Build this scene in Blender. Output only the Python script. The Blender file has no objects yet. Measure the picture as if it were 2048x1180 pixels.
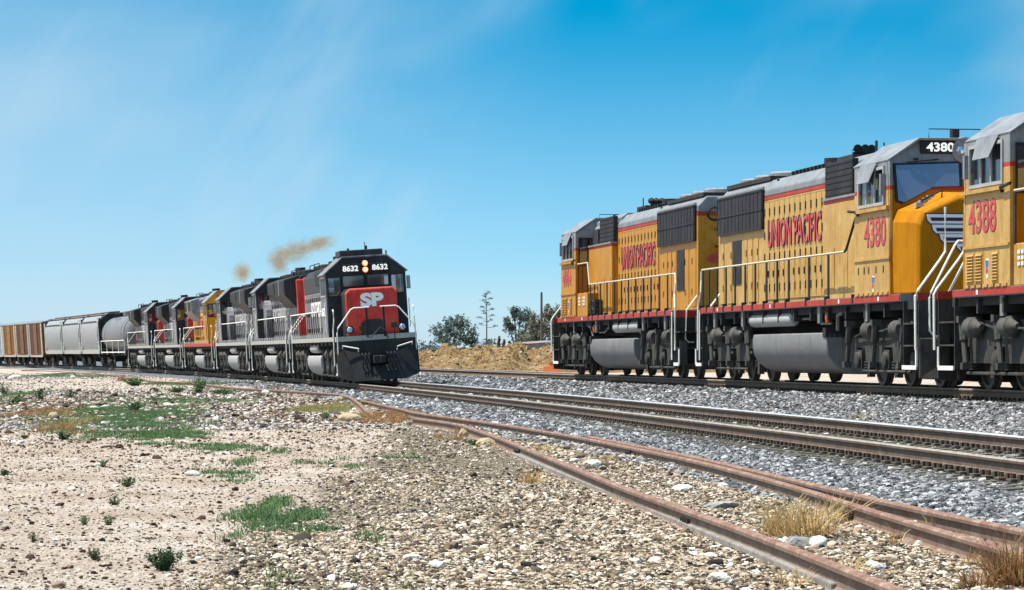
import bpy, bmesh, math, random
import numpy as np
from mathutils import Vector, Matrix, Euler

R = math.radians
scene = bpy.context.scene
COL = scene.collection
random.seed(7)
rng = np.random.default_rng(11)

# ---------------------------------------------------------------- camera
EYE = 1.5
FPX = 6308.0            # focal length in photo pixels (2048 wide)
HZ = 710.0              # horizon row in the photo
cam_d = bpy.data.cameras.new('camera')
cam = bpy.data.objects.new('camera', cam_d)
COL.objects.link(cam)
cam.location = (0, 0, EYE)
cam.rotation_euler = (R(90), 0, 0)
cam_d.sensor_width = 36.0
cam_d.lens = FPX / 2048 * 36.0
cam_d.shift_y = (HZ - 590.0) / 2048.0
cam_d.clip_start = 0.5
cam_d.clip_end = 9000
scene.camera = cam

# ---------------------------------------------------------------- world and sun
SUN_AZ = R(95)          # degrees to the left of the viewing direction
SUN_EL = R(67)
world = bpy.data.worlds.new('World')
scene.world = world
world.use_nodes = True
wn, wl = world.node_tree.nodes, world.node_tree.links
bg = wn['Background']
bg.inputs['Strength'].default_value = 0.073
sky = wn.new('ShaderNodeTexSky')
sky.sky_type = 'NISHITA'
sky.sun_disc = False
sky.sun_elevation = SUN_EL
sky.sun_rotation = -SUN_AZ
sky.air_density = 1.0
sky.dust_density = 0.6
sky.ozone_density = 2.5
geo = wn.new('ShaderNodeTexCoord')
# thin air: the blue comes down close to the horizon
vm = wn.new('ShaderNodeVectorMath'); vm.operation = 'MULTIPLY'
vm.inputs[1].default_value = (1, 1, 5.0)
vn = wn.new('ShaderNodeVectorMath'); vn.operation = 'NORMALIZE'
wl.new(geo.outputs['Generated'], vm.inputs[0])
wl.new(vm.outputs[0], vn.inputs[0])
wl.new(vn.outputs[0], sky.inputs['Vector'])
hsv = wn.new('ShaderNodeHueSaturation')          # the deep azure cast of the film
hsv.inputs['Hue'].default_value = 0.470
hsv.inputs['Saturation'].default_value = 2.0
hsv.inputs['Value'].default_value = 1.55
wl.new(sky.outputs[0], hsv.inputs['Color'])
def wmath(op, a, b=None, clamp=False):
    n = wn.new('ShaderNodeMath'); n.operation = op; n.use_clamp = clamp
    for i, v in enumerate((a, b)):
        if v is None: continue
        if isinstance(v, (int, float)): n.inputs[i].default_value = v
        else: wl.new(v, n.inputs[i])
    return n.outputs[0]
def wnoise(rot, scale, loc, detail, rough, dist=0.0):
    m_ = wn.new('ShaderNodeMapping'); m_.vector_type = 'TEXTURE'
    m_.inputs['Rotation'].default_value = rot; m_.inputs['Scale'].default_value = scale; m_.inputs['Location'].default_value = loc
    wl.new(geo.outputs['Generated'], m_.inputs['Vector'])
    n_ = wn.new('ShaderNodeTexNoise'); n_.inputs['Scale'].default_value = 1.0; n_.inputs['Detail'].default_value = detail
    n_.inputs['Roughness'].default_value = rough; n_.inputs['Distortion'].default_value = dist
    wl.new(m_.outputs[0], n_.inputs['Vector']); return n_.outputs['Fac']
def wrange(v, a, b, hi, smooth=True):
    n_ = wn.new('ShaderNodeMapRange'); n_.interpolation_type = 'SMOOTHSTEP' if smooth else 'LINEAR'
    n_.inputs['From Min'].default_value = a; n_.inputs['From Max'].default_value = b; n_.inputs['To Max'].default_value = hi
    wl.new(v, n_.inputs['Value']); return n_.outputs[0]
sx = wn.new('ShaderNodeSeparateXYZ'); wl.new(geo.outputs['Generated'], sx.inputs[0])
# pale haze along the horizon, a milky veil on the sunward side
low = wmath('POWER', wmath('SUBTRACT', 1.0, wmath('DIVIDE', sx.outputs['Z'], 0.110), True), 1.38)
veil = wrange(wmath('MULTIPLY', sx.outputs['X'], -1.0), -0.02, 0.40, 0.85, False)
# thin cirrus: soft banks and fine diagonal streaks
bank = wrange(wnoise((0, R(-20), 0), (.16, .16, .07), (0.66, .0, .02), 3, .5), .43, .72, .46)
wisp = wmath('MULTIPLY', wrange(wnoise((0, R(-56), 0), (.20, .20, .030), (.31, .1, .3), 5, .55, .3), .46, .78, .42), wrange(wnoise((0, 0, 0), (.09, .09, .07), (.5, .3, .1), 2, .5), .40, .62, 1.0))
inv = lambda v: wmath('SUBTRACT', 1.0, v, True)
clear = wmath('MULTIPLY', wmath('MULTIPLY', inv(low), inv(veil)), wmath('MULTIPLY', inv(bank), inv(wisp)))
cmix = wn.new('ShaderNodeMix'); cmix.data_type = 'RGBA'
cmix.inputs['B'].default_value = (4.6, 6.3, 7.5, 1)
wl.new(inv(clear), cmix.inputs['Factor'])
wl.new(hsv.outputs[0], cmix.inputs['A'])
wl.new(cmix.outputs['Result'], bg.inputs['Color'])

sd = bpy.data.lights.new('sun', 'SUN')
sd.energy = 4.9
sd.angle = R(0.53)
sd.color = (1.0, 0.95, 0.87)
sun = bpy.data.objects.new('sun', sd)
COL.objects.link(sun)
to_sun = Vector((-math.sin(SUN_AZ) * math.cos(SUN_EL), math.cos(SUN_AZ) * math.cos(SUN_EL), math.sin(SUN_EL)))
sun.rotation_euler = to_sun.to_track_quat('Z', 'Y').to_euler()
sun.location = (-60, 30, 80)

scene.view_settings.view_transform = 'Standard'
scene.view_settings.look = 'None'
scene.view_settings.exposure = 0.70
scene.view_settings.gamma = 1.0
scene.render.engine = 'CYCLES'
scene.cycles.max_bounces = 6
scene.cycles.transparent_max_bounces = 12
scene.cycles.volume_bounces = 0

# ---------------------------------------------------------------- helpers
class MB:
    """collects shapes for one mesh"""
    def __init__(s):
        s.v, s.f, s.m = [], [], []
    def add(s, vs, fs, mi=0):
        o = len(s.v)
        s.v.extend([tuple(v) for v in vs])
        for f in fs:
            s.f.append(tuple(i + o for i in f)); s.m.append(mi)
        return s
    def box(s, x0, x1, y0, y1, z0, z1, mi=0):
        vs = [(x, y, z) for x in (x0, x1) for y in (y0, y1) for z in (z0, z1)]
        s.add(vs, [(0, 1, 3, 2), (4, 6, 7, 5), (0, 4, 5, 1), (2, 3, 7, 6), (0, 2, 6, 4), (1, 5, 7, 3)], mi)
        return s
    def loft(s, rings, mi=0, cap=True):
        n = len(rings[0])
        vs = [p for r in rings for p in r]
        fs = []
        for k in range(len(rings) - 1):
            for i in range(n):
                j = (i + 1) % n
                fs.append((k * n + i, k * n + j, (k + 1) * n + j, (k + 1) * n + i))
        if cap:
            fs.append(tuple(range(n - 1, -1, -1)))
            fs.append(tuple((len(rings) - 1) * n + i for i in range(n)))
        return s.add(vs, fs, mi)
    def prism_x(s, poly, x0, x1, mi=0):      # poly of (y, z)
        return s.loft([[(x0, y, z) for y, z in poly], [(x1, y, z) for y, z in poly]], mi)
    def prism_y(s, poly, y0, y1, mi=0):      # poly of (x, z)
        return s.loft([[(x, y0, z) for x, z in poly], [(x, y1, z) for x, z in poly]], mi)
    def tube(s, pts, r, n=6, mi=0, r1=None):
        pts = [Vector(p) for p in pts]
        rings = []
        for i, p in enumerate(pts):
            a = pts[max(i - 1, 0)]; b = pts[min(i + 1, len(pts) - 1)]
            d = (b - a).normalized()
            u = d.cross(Vector((0, 0, 1)))
            if u.length < 0.05: u = d.cross(Vector((0, 1, 0)))
            u.normalize(); w = d.cross(u)
            rr = r if r1 is None else r + (r1 - r) * i / (len(pts) - 1)
            rings.append([tuple(p + u * (rr * math.cos(2 * math.pi * k / n)) + w * (rr * math.sin(2 * math.pi * k / n))) for k in range(n)])
        return s.loft(rings, mi)
    def cyl(s, p0, p1, r0, r1=None, n=14, mi=0):
        return s.tube([p0, p1], r0, n, mi, r1 if r1 is not None else r0)
    def lathe_y(s, prof, cx, cz, n=24, mi=0):   # prof of (y, radius) about an axis along y
        rings = [[(cx + r * math.cos(2 * math.pi * k / n), y, cz + r * math.sin(2 * math.pi * k / n)) for k in range(n)] for y, r in prof]
        return s.loft(rings, mi)
    def lathe_z(s, prof, cx, cy, n=18, mi=0):
        rings = [[(cx + r * math.cos(2 * math.pi * k / n), cy + r * math.sin(2 * math.pi * k / n), z) for k in range(n)] for z, r in prof]
        return s.loft(rings, mi)
    def lathe_x(s, prof, cy, cz, n=24, mi=0):
        rings = [[(x, cy + r * math.cos(2 * math.pi * k / n), cz + r * math.sin(2 * math.pi * k / n)) for k in range(n)] for x, r in prof]
        return s.loft(rings, mi)
    def wall(s, us, vs, holes, fn, t, mi=0, mifn=None):
        """wall of thickness t cut into cells with rectangular holes; fn(u, v, w) gives the point"""
        us = sorted(set(us) | {h[0] for h in holes} | {h[1] for h in holes})
        vs = sorted(set(vs) | {h[2] for h in holes} | {h[3] for h in holes})
        for a, b in zip(us[:-1], us[1:]):
            for c, d in zip(vs[:-1], vs[1:]):
                mu, mv = (a + b) / 2, (c + d) / 2
                if any(h[0] < mu < h[1] and h[2] < mv < h[3] for h in holes): continue
                p = [fn(u, v, w) for u in (a, b) for v in (c, d) for w in (0, t)]
                s.add(p, [(0, 1, 3, 2), (4, 6, 7, 5), (0, 4, 5, 1), (2, 3, 7, 6), (0, 2, 6, 4), (1, 5, 7, 3)], mifn(mu, mv) if mifn else mi)
        return s
    def mesh(s, name, mats, smooth=False):
        me = bpy.data.meshes.new(name)
        me.from_pydata(s.v, [], s.f)
        for m in (mats if isinstance(mats, (list, tuple)) else [mats]): me.materials.append(m)
        if any(s.m): me.polygons.foreach_set('material_index', s.m)
        bm = bmesh.new(); bm.from_mesh(me)
        bmesh.ops.recalc_face_normals(bm, faces=bm.faces)
        bm.to_mesh(me); bm.free()
        if smooth:
            me.polygons.foreach_set('use_smooth', [True] * len(me.polygons))
            me.set_sharp_from_angle(angle=R(38))
        me.update()
        return me
    def build(s, name, mats, parent=None, smooth=False, bevel=0.0, loc=None, rot=None):
        return link(name, s.mesh(name, mats, smooth), parent, bevel, loc, rot)

def link(name, me, parent=None, bevel=0.0, loc=None, rot=None):
    o = bpy.data.objects.new(name, me)
    COL.objects.link(o)
    if parent is not None: o.parent = parent
    if loc is not None: o.location = loc
    if rot is not None: o.rotation_euler = rot
    if bevel:
        b = o.modifiers.new('bevel', 'BEVEL'); b.width = bevel; b.segments = 2; b.limit_method = 'ANGLE'; b.angle_limit = R(35)
    return o

def flatten(root):
    # nothing deeper than thing > part > sub-part
    for part in list(root.children):
        for sub in list(part.children):
            if sub.children and part.location.length < 1e-6: sub.parent = root
    return root

def empty(name, loc=(0, 0, 0), rot=(0, 0, 0)):
    o = bpy.data.objects.new(name, None)
    COL.objects.link(o); o.location = loc; o.rotation_euler = rot
    o.empty_display_size = 0.5
    return o

def tag(o, label=None, cat=None, group=None, kind=None):
    if label: o['label'] = label
    if cat: o['category'] = cat
    if group: o['group'] = group
    if kind: o['kind'] = kind
    return o

def copy_tree(o, parent=None):
    c = o.copy(); COL.objects.link(c)
    if parent is not None: c.parent = parent
    for ch in list(o.children): copy_tree(ch, c)
    return c

# ---------------------------------------------------------------- materials
def nodes_of(name):
    m = bpy.data.materials.new(name); m.use_nodes = True
    return m, m.node_tree.nodes, m.node_tree.links, m.node_tree.nodes['Principled BSDF']

def ramp(N, stops):
    r = N.new('ShaderNodeValToRGB')
    e = r.color_ramp.elements
    while len(e) < len(stops): e.new(0.5)
    for i, (p, c) in enumerate(stops):
        e[i].position = p; e[i].color = (*c, 1)
    return r

def plain(name, col, rough=0.6, metal=0.0, spec=0.4, emit=None, estr=0.0):
    m, N, L, b = nodes_of(name)
    b.inputs['Base Color'].default_value = (*col, 1)
    b.inputs['Roughness'].default_value = rough
    b.inputs['Metallic'].default_value = metal
    b.inputs['Specular IOR Level'].default_value = spec
    if emit:
        b.inputs['Emission Color'].default_value = (*emit, 1)
        b.inputs['Emission Strength'].default_value = estr
    return m

def paint(name, col, dirt=(0.10, 0.075, 0.05), amount=0.45, rough=0.5, metal=0.0, streak=0.5, scale=2.2, fade=None, bump=0.02, spec=0.25):
    """weathered paint: blotchy fading, vertical dirt streaks, fine specks"""
    m, N, L, b = nodes_of(name)
    tc = N.new('ShaderNodeTexCoord')
    n1 = N.new('ShaderNodeTexNoise'); n1.inputs['Scale'].default_value = scale; n1.inputs['Detail'].default_value = 6; n1.inputs['Roughness'].default_value = 0.65
    L.new(tc.outputs['Object'], n1.inputs['Vector'])
    mp = N.new('ShaderNodeMapping'); mp.inputs['Scale'].default_value = (9, 9, 0.8)
    L.new(tc.outputs['Object'], mp.inputs['Vector'])
    n2 = N.new('ShaderNodeTexNoise'); n2.inputs['Scale'].default_value = 1.0; n2.inputs['Detail'].default_value = 5; n2.inputs['Roughness'].default_value = 0.7
    L.new(mp.outputs[0], n2.inputs['Vector'])
    n3 = N.new('ShaderNodeTexNoise'); n3.inputs['Scale'].default_value = 22; n3.inputs['Detail'].default_value = 3
    L.new(tc.outputs['Object'], n3.inputs['Vector'])
    f = fade or tuple(min(1, c * 1.12 + 0.02) for c in col)
    r1 = ramp(N, [(0.35, col), (0.7, f)])
    L.new(n1.outputs['Fac'], r1.inputs['Fac'])
    s = N.new('ShaderNodeMapRange'); s.inputs['From Min'].default_value = 0.5; s.inputs['From Max'].default_value = 0.78; s.inputs['To Max'].default_value = streak
    L.new(n2.outputs['Fac'], s.inputs['Value'])
    s3 = N.new('ShaderNodeMapRange'); s3.inputs['From Min'].default_value = 0.60; s3.inputs['From Max'].default_value = 0.74; s3.inputs['To Max'].default_value = amount
    L.new(n3.outputs['Fac'], s3.inputs['Value'])
    mx = N.new('ShaderNodeMath'); mx.operation = 'MAXIMUM'
    L.new(s.outputs[0], mx.inputs[0]); L.new(s3.outputs[0], mx.inputs[1])
    c = N.new('ShaderNodeMix'); c.data_type = 'RGBA'
    c.inputs['B'].default_value = (*dirt, 1)
    L.new(mx.outputs[0], c.inputs['Factor']); L.new(r1.outputs['Color'], c.inputs['A'])
    L.new(c.outputs['Result'], b.inputs['Base Color'])
    rr = N.new('ShaderNodeMapRange'); rr.inputs['To Min'].default_value = rough - 0.1; rr.inputs['To Max'].default_value = min(1, rough + 0.25)
    L.new(n1.outputs['Fac'], rr.inputs['Value']); L.new(rr.outputs[0], b.inputs['Roughness'])
    b.inputs['Metallic'].default_value = metal
    b.inputs['Specular IOR Level'].default_value = spec
    if bump:
        bp = N.new('ShaderNodeBump'); bp.inputs['Strength'].default_value = 0.35; bp.inputs['Distance'].default_value = bump
        L.new(n1.outputs['Fac'], bp.inputs['Height']); L.new(bp.outputs[0], b.inputs['Normal'])
    return m

def glass(name, tint=(0.75, 0.85, 0.9), refl=0.18, body=None):
    m, N, L, b = nodes_of(name)
    N.remove(b)
    out = [n for n in N if n.type == 'OUTPUT_MATERIAL'][0]
    g = N.new('ShaderNodeBsdfGlossy'); g.inputs['Roughness'].default_value = 0.04
    g.inputs['Color'].default_value = (0.9, 0.95, 1, 1)
    if body:
        t = N.new('ShaderNodeBsdfDiffuse'); t.inputs['Color'].default_value = (*body, 1)
    else:
        t = N.new('ShaderNodeBsdfTransparent'); t.inputs['Color'].default_value = (*tint, 1)
    mx = N.new('ShaderNodeMixShader'); mx.inputs[0].default_value = refl
    L.new(t.outputs[0], mx.inputs[1]); L.new(g.outputs[0], mx.inputs[2]); L.new(mx.outputs[0], out.inputs['Surface'])
    return m

M = {}
M['yellow'] = paint('armour_yellow_paint', (0.45, 0.185, 0.009), dirt=(0.10, 0.042, 0.012), amount=0.7, streak=0.6, fade=(0.51, 0.25, 0.035), rough=0.42)
M['yellow_deep'] = paint('deep_yellow_paint', (0.40, 0.150, 0.003), dirt=(0.16, 0.06, 0.008), amount=0.4, streak=0.45, fade=(0.47, 0.19, 0.005), rough=0.6, spec=0.10)  # deeper yellow for the nose and the cab end walls
M['upgrey'] = paint('harbour_grey_paint', (0.17, 0.18, 0.195), dirt=(0.06, 0.055, 0.05), amount=0.5, streak=0.5, fade=(0.27, 0.28, 0.295), rough=0.45)
M['upred'] = paint('signal_red_paint', (0.36, 0.022, 0.012), dirt=(0.10, 0.04, 0.03), amount=0.45, streak=0.45, fade=(0.44, 0.06, 0.04))
M['red_letter'] = plain('red_lettering', (0.52, 0.045, 0.055), 0.5)
M['navy_letter'] = plain('navy_outline', (0.03, 0.02, 0.06), 0.5)
M['faded_letter'] = plain('faded_white_lettering', (0.42, 0.42, 0.43), 0.6)
M['white_letter'] = plain('white_lettering', (0.88, 0.88, 0.86), 0.5)
M['black'] = paint('black_steel', (0.012, 0.012, 0.013), dirt=(0.06, 0.05, 0.04), amount=0.4, streak=0.3, rough=0.6)
M['grille'] = paint('dark_screen', (0.016, 0.016, 0.02), dirt=(0.05, 0.045, 0.04), amount=0.4, streak=0.3, rough=0.7)
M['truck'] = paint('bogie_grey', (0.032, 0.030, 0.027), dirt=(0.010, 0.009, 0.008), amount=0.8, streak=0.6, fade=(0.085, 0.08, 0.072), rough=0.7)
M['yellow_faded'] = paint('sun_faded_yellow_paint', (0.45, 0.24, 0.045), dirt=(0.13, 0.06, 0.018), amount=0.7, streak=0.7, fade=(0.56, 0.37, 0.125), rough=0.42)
M['truck_lit'] = paint('lit_bogie_grey', (0.05, 0.047, 0.043), dirt=(0.014, 0.012, 0.011), amount=0.8, streak=0.7, fade=(0.115, 0.11, 0.10), rough=0.65)  # paler bogie grey: light on cylinders and dampers put into the colour
M['under'] = paint('underframe_dirt', (0.022, 0.021, 0.02), dirt=(0.06, 0.05, 0.04), amount=0.5, streak=0.3, rough=0.8)
M['tank'] = paint('fuel_tank_grey', (0.16, 0.158, 0.155), dirt=(0.05, 0.045, 0.04), amount=0.5, streak=0.6, fade=(0.23, 0.225, 0.22), rough=0.38)
M['cylgrey'] = paint('reservoir_grey', (0.34, 0.34, 0.335), amount=0.3, streak=0.2, rough=0.45)
M['handcream'] = paint('dirty_cream_handrail', (0.52, 0.46, 0.34), dirt=(0.22, 0.16, 0.09), amount=0.5, streak=0.2)
M['yellow_bright'] = paint('bright_cab_yellow', (0.62, 0.29, 0.012), dirt=(0.2, 0.09, 0.02), amount=0.3, streak=0.3, fade=(0.70, 0.36, 0.03), rough=0.4)
M['handwhite'] = paint('white_handrail_paint', (0.78, 0.77, 0.70), dirt=(0.35, 0.28, 0.15), amount=0.4, streak=0.1)
M['steelwheel'] = paint('wheel_steel', (0.10, 0.085, 0.075), dirt=(0.03, 0.025, 0.02), amount=0.5, streak=0.2, rough=0.55, metal=0.3)
M['glass'] = glass('window_glass')
M['windshield'] = glass('windshield_glass', refl=0.22, body=(0.10, 0.11, 0.19))
M['rubber'] = plain('black_rubber', (0.012, 0.012, 0.012), 0.6)
M['spgrey'] = paint('dark_lark_grey', (0.022, 0.022, 0.025), dirt=(0.012, 0.011, 0.011), amount=0.6, streak=0.5, fade=(0.048, 0.047, 0.052), rough=0.5)
M['spgrey_light'] = paint('sunlit_lark_grey', (0.115, 0.112, 0.125), dirt=(0.022, 0.02, 0.02), amount=0.8, streak=0.9, fade=(0.29, 0.285, 0.31), rough=0.5)  # same grey as the dark one; sunlit sides and shaded ends put into colour
M['spred'] = paint('scarlet_paint', (0.55, 0.032, 0.022), dirt=(0.10, 0.02, 0.018), amount=0.7, streak=0.6, fade=(0.60, 0.085, 0.06), rough=0.5)
M['number_lit'] = plain('backlit_number', (0.8, 0.8, 0.75), 0.5, emit=(1, .97, .88), estr=0.38)
M['sill_white'] = paint('pale_sill_paint', (0.38, 0.37, 0.34), dirt=(0.10, 0.085, 0.07), amount=0.6, streak=0.5)
M['lamp_on'] = plain('lit_headlamp', (1, 0.6, 0.3), 0.3, emit=(1.0, 0.13, 0.015), estr=1.5)
M['bulb_on'] = plain('lit_bulb', (1, 0.8, 0.5), 0.3, emit=(1.0, 0.50, 0.15), estr=4.0)
M['lamp_off'] = plain('lamp_lens', (0.75, 0.78, 0.8), 0.1, metal=0.8)
M['amber'] = paint('faded_orange_plastic', (0.48, 0.11, 0.03), dirt=(0.2, 0.09, 0.05), amount=0.6, streak=0.5)
M['blue'] = plain('blue_emblem_paint', (0.05, 0.12, 0.42), 0.5)
M['hopper'] = paint('pale_hopper_grey', (0.24, 0.25, 0.265), dirt=(0.09, 0.085, 0.08), amount=0.5, streak=0.6, fade=(0.33, 0.34, 0.355))
M['hopper_dark'] = paint('dull_green_grey', (0.16, 0.18, 0.18), dirt=(0.06, 0.06, 0.06), amount=0.4, streak=0.5, fade=(0.22, 0.24, 0.24))
M['tankcar'] = paint('tank_car_grey', (0.13, 0.135, 0.145), dirt=(0.04, 0.04, 0.04), amount=0.5, streak=0.6, fade=(0.21, 0.215, 0.225), rough=0.45)
M['box_yellow'] = paint('boxcar_yellow', (0.20, 0.085, 0.016), dirt=(0.16, 0.07, 0.03), amount=0.6, streak=0.7, fade=(0.29, 0.14, 0.035))
M['box_brown'] = paint('boxcar_brown', (0.105, 0.046, 0.018), dirt=(0.10, 0.05, 0.03), amount=0.6, streak=0.7, fade=(0.19, 0.088, 0.034))
M['box_blue'] = paint('boxcar_pale_blue', (0.20, 0.26, 0.31), dirt=(0.10, 0.09, 0.08), amount=0.5, streak=0.6, fade=(0.40, 0.47, 0.52))

# ---------------------------------------------------------------- lettering
TXT = {}
def text_mesh(s, fat=0.0, depth=0.004, key=''):
    k = (s, fat, depth)
    if k in TXT: return TXT[k]
    cu = bpy.data.curves.new('lettering', 'FONT')
    cu.body = s; cu.size = 1.0; cu.extrude = depth / 2; cu.offset = fat; cu.resolution_u = 4
    cu.align_x = 'CENTER'
    ob = bpy.data.objects.new('lettering_source', cu)
    COL.objects.link(ob)
    bpy.context.view_layer.update()
    dg = bpy.context.evaluated_depsgraph_get()
    me = bpy.data.meshes.new_from_object(ob.evaluated_get(dg))
    bpy.data.objects.remove(ob); bpy.data.curves.remove(cu)
    co = np.array([v.co[:] for v in me.vertices])
    TXT[k] = (me, co.min(0), co.max(0))
    return TXT[k]

def facing_matrix(face):
    # maps text (right, up, out) to local axes
    ax = {'-y': ((1, 0, 0), (0, -1, 0)), '+y': ((-1, 0, 0), (0, 1, 0)), '+x': ((0, 1, 0), (1, 0, 0)), '-x': ((0, -1, 0), (-1, 0, 0))}[face]
    r, o = Vector(ax[0]), Vector(ax[1])
    return Matrix((( r.x, 0, o.x), (r.y, 0, o.y), (r.z, 1, o.z)))

def letters(parent, s, loc, face, h, w, mat, fat=0.02, depth=0.006, outline=None, ofat=None, name='lettering', tilt=0.0):
    """flat lettering of total size w x h centred at loc on a face of the parent"""
    me0, lo, hi = text_mesh(s, fat, depth)
    sx, sy = w / (hi[0] - lo[0]), h / (hi[1] - lo[1])
    F = facing_matrix(face)
    def make(me, out, m):
        me = me.copy(); me.materials.clear(); me.materials.append(m)
        co = np.array([v.co[:] for v in me.vertices])
        co[:, 0] = (co[:, 0] - (lo[0] + hi[0]) / 2) * sx
        co[:, 1] = (co[:, 1] - (lo[1] + hi[1]) / 2) * sy
        co[:, 2] += out
        if tilt: co[:, 2] -= co[:, 1] * tilt
        A = np.array(F)
        co = co @ A.T
        me.vertices.foreach_set('co', co.ravel()); me.update()
        return me
    o = link(name, make(me0, depth / 2, mat), parent, loc=loc)
    if outline:
        me1, _, _ = text_mesh(s, fat + (ofat or 0.035), depth)
        link('lettering_outline', make(me1, depth / 2 - 0.004, outline), o)
    return o

def decal(parent, poly, loc, face, mat, name, depth=0.006, out=0.0):
    """flat emblem piece: polygon in (right, up)"""
    F = np.array(facing_matrix(face))
    n = len(poly)
    vs = [(u, v, out) for u, v in poly] + [(u, v, out + depth) for u, v in poly]
    vs = (np.array(vs) @ F.T).tolist()
    b = MB(); b.add(vs, [tuple(range(n, 2 * n)), tuple(range(n - 1, -1, -1))] + [(i, (i + 1) % n, n + (i + 1) % n, n + i) for i in range(n)])
    return b.build(name, mat, parent, loc=loc)

# ---------------------------------------------------------------- running gear
MESH = {}
def shared(key, fn):
    if key not in MESH: MESH[key] = fn()
    return MESH[key]

def wheel_mesh(r, y0, y1):      # flange on the inner side (towards y = 0)
    b = MB()
    s = 1 if y1 > y0 else -1
    b.lathe_y([(y0, r * .35), (y0, r + .028), (y0 + s * .03, r + .028), (y0 + s * .045, r), (y1, r - .006), (y1, r - .075), (y1 - s * .05, r - .10), (y1 - s * .045, .22), (y1 + s * .01, .19), (y1 + s * .01, .02)], 0, 0, 28)
    return b.mesh('wheel', M['steelwheel'], True)

def bogie(parent, xc, r=0.53, axles=(-2.1, 0, 2.1), style='up', flip=1):
    y = 1.16
    b = MB()
    x0, x1 = axles[0], axles[-1]
    for s in (-1, 1):
        ya, yb = sorted((s * y, s * (y + .10)))
        # side frame with drop pedestals
        poly = [(x0 - .55, .62), (x0 - .42, .95), (x0 + .3, 1.02), (x0 + .55, 1.24), (x1 - .55, 1.24), (x1 - .3, 1.02), (x1 + .42, .95), (x1 + .55, .62),
                (x1 + .36, .50), (x1 + .30, .78), (x1 - .30, .78), (x1 - .38, .48), (.38, .48), (.30, .78), (-.30, .78), (-.38, .48), (x0 + .38, .48), (x0 + .30, .78), (x0 - .30, .78), (x0 - .36, .50)]
        b.prism_y(poly, ya, yb)
        for a in axles:   # spring nests either side of each box
            for d in (-.36, .36):
                for k in range(3):
                    b.lathe_z([(.36 + k * .055, .085), (.39 + k * .055, .085)], a + d, s * (y + .04), 10)
    b.box(x0 + .6, x1 - .6, -1.15, 1.15, .55, .95)
    b.box(-.35, .35, -1.2, 1.2, .95, 1.20)
    fr = b.build('bogie', M['truck'], parent, loc=(xc, 0, 0))
    for a in axles:
        for s in (-1, 1):
            link('wheel', shared(('w', r, s), lambda: wheel_mesh(r, s * .68, s * .82)), fr, loc=(a, 0, r))
            def axbox():
                q = MB(); q.box(-.2, .2, min(s * .95, s * 1.30), max(s * .95, s * 1.30), -.17, .20)
                q.lathe_y([(s * 1.29, .17), (s * 1.36, .16), (s * 1.38, .10), (s * 1.38, .01)], 0, 0, 14)
                return q.mesh('axle_box', M['truck'], True)
            link('axle_box', shared(('ab', s), axbox), fr, loc=(a, 0, r))
    for s in (-1, 1):
        def cylm():
            q = MB(); q.lathe_x([(-.26, .02), (-.26, .15), (-.20, .19), (.16, .19), (.22, .12), (.42, .05), (.42, .01)], 0, 0, 16)
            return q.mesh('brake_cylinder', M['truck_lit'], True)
        def damp():
            q = MB(); q.tube([(-.12, 0, .42), (-.02, 0, .06)], .075, 8); q.tube([(-.02, 0, .06), (.10, 0, -.38)], .05, 8)
            q.box(-.2, -.04, -.09, .09, .38, .50); q.box(.03, .17, -.08, .08, -.46, -.34)
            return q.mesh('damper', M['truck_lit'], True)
        for a in axles[:-1] if flip > 0 else axles[1:]:
            link('brake_cylinder', shared('bc', cylm), fr, loc=(a + .95 * flip, s * 1.36, 1.12), rot=(0, 0, 0 if flip > 0 else math.pi))
        for a in (axles[0] - .08, axles[1] - .15, axles[2] - .15):
            link('damper', shared('dm', damp), fr, loc=(a + .34 * flip, s * 1.42, .83), rot=(0, 0, 0 if flip > 0 else math.pi))
        q = MB()
        q.tube([(x0 - .3, s * 1.33, .98), (x0 + .5, s * 1.35, 1.08), (0, s * 1.36, 1.10), (x1 - .5, s * 1.36, 1.30), (x1 + .2, s * 1.33, 1.22)], .022, 5)
        q.tube([(x0 + .3, s * 1.3, .30), (x1 - .3, s * 1.3, .30)], .03, 5)
        for a in axles: q.box(a + .40, a + .60, s * 1.18 - .06, s * 1.18 + .06, .18, .75)
        q.build('brake_rigging', M['truck'], fr)
    return fr

def fan(parent, x, z, r=.62, mat=None):
    b = MB(); b.lathe_z([(0, r), (.20, r), (.24, r - .05), (.24, r - .12), (.14, r - .14), (.14, .02)], 0, 0, 20)
    f = b.build('roof_fan', mat or M['upgrey'], parent, True, loc=(x, 0, z))
    g = MB()
    for k in range(6):
        a = math.pi * k / 6
        g.box(-(r - .08), r - .08, -.015, .015, .22, .235)
        vs = g.v[-8:]; c, s_ = math.cos(a), math.sin(a)
        g.v[-8:] = [(p[0] * c - p[1] * s_, p[0] * s_ + p[1] * c, p[2]) for p in vs]
    g.build('fan_grille', M['black'], f)
    return f

def horn(parent, x, y, z):
    b = MB()
    for k, (dy, l) in enumerate(((-.16, .42), (0, .5), (.16, .36))):
        b.lathe_x([(-l / 2, .02), (0, .03), (l / 2 - .05, .06), (l / 2, .10)], y + dy, z + .16, 10)
    b.box(-.05, .05, y - .22, y + .22, z, z + .1)
    b.box(-.03, .03, y - .03, y + .03, z + .08, z + .16)
    return b.build('horn', M['black'], parent, True, loc=(x, 0, 0))

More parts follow.
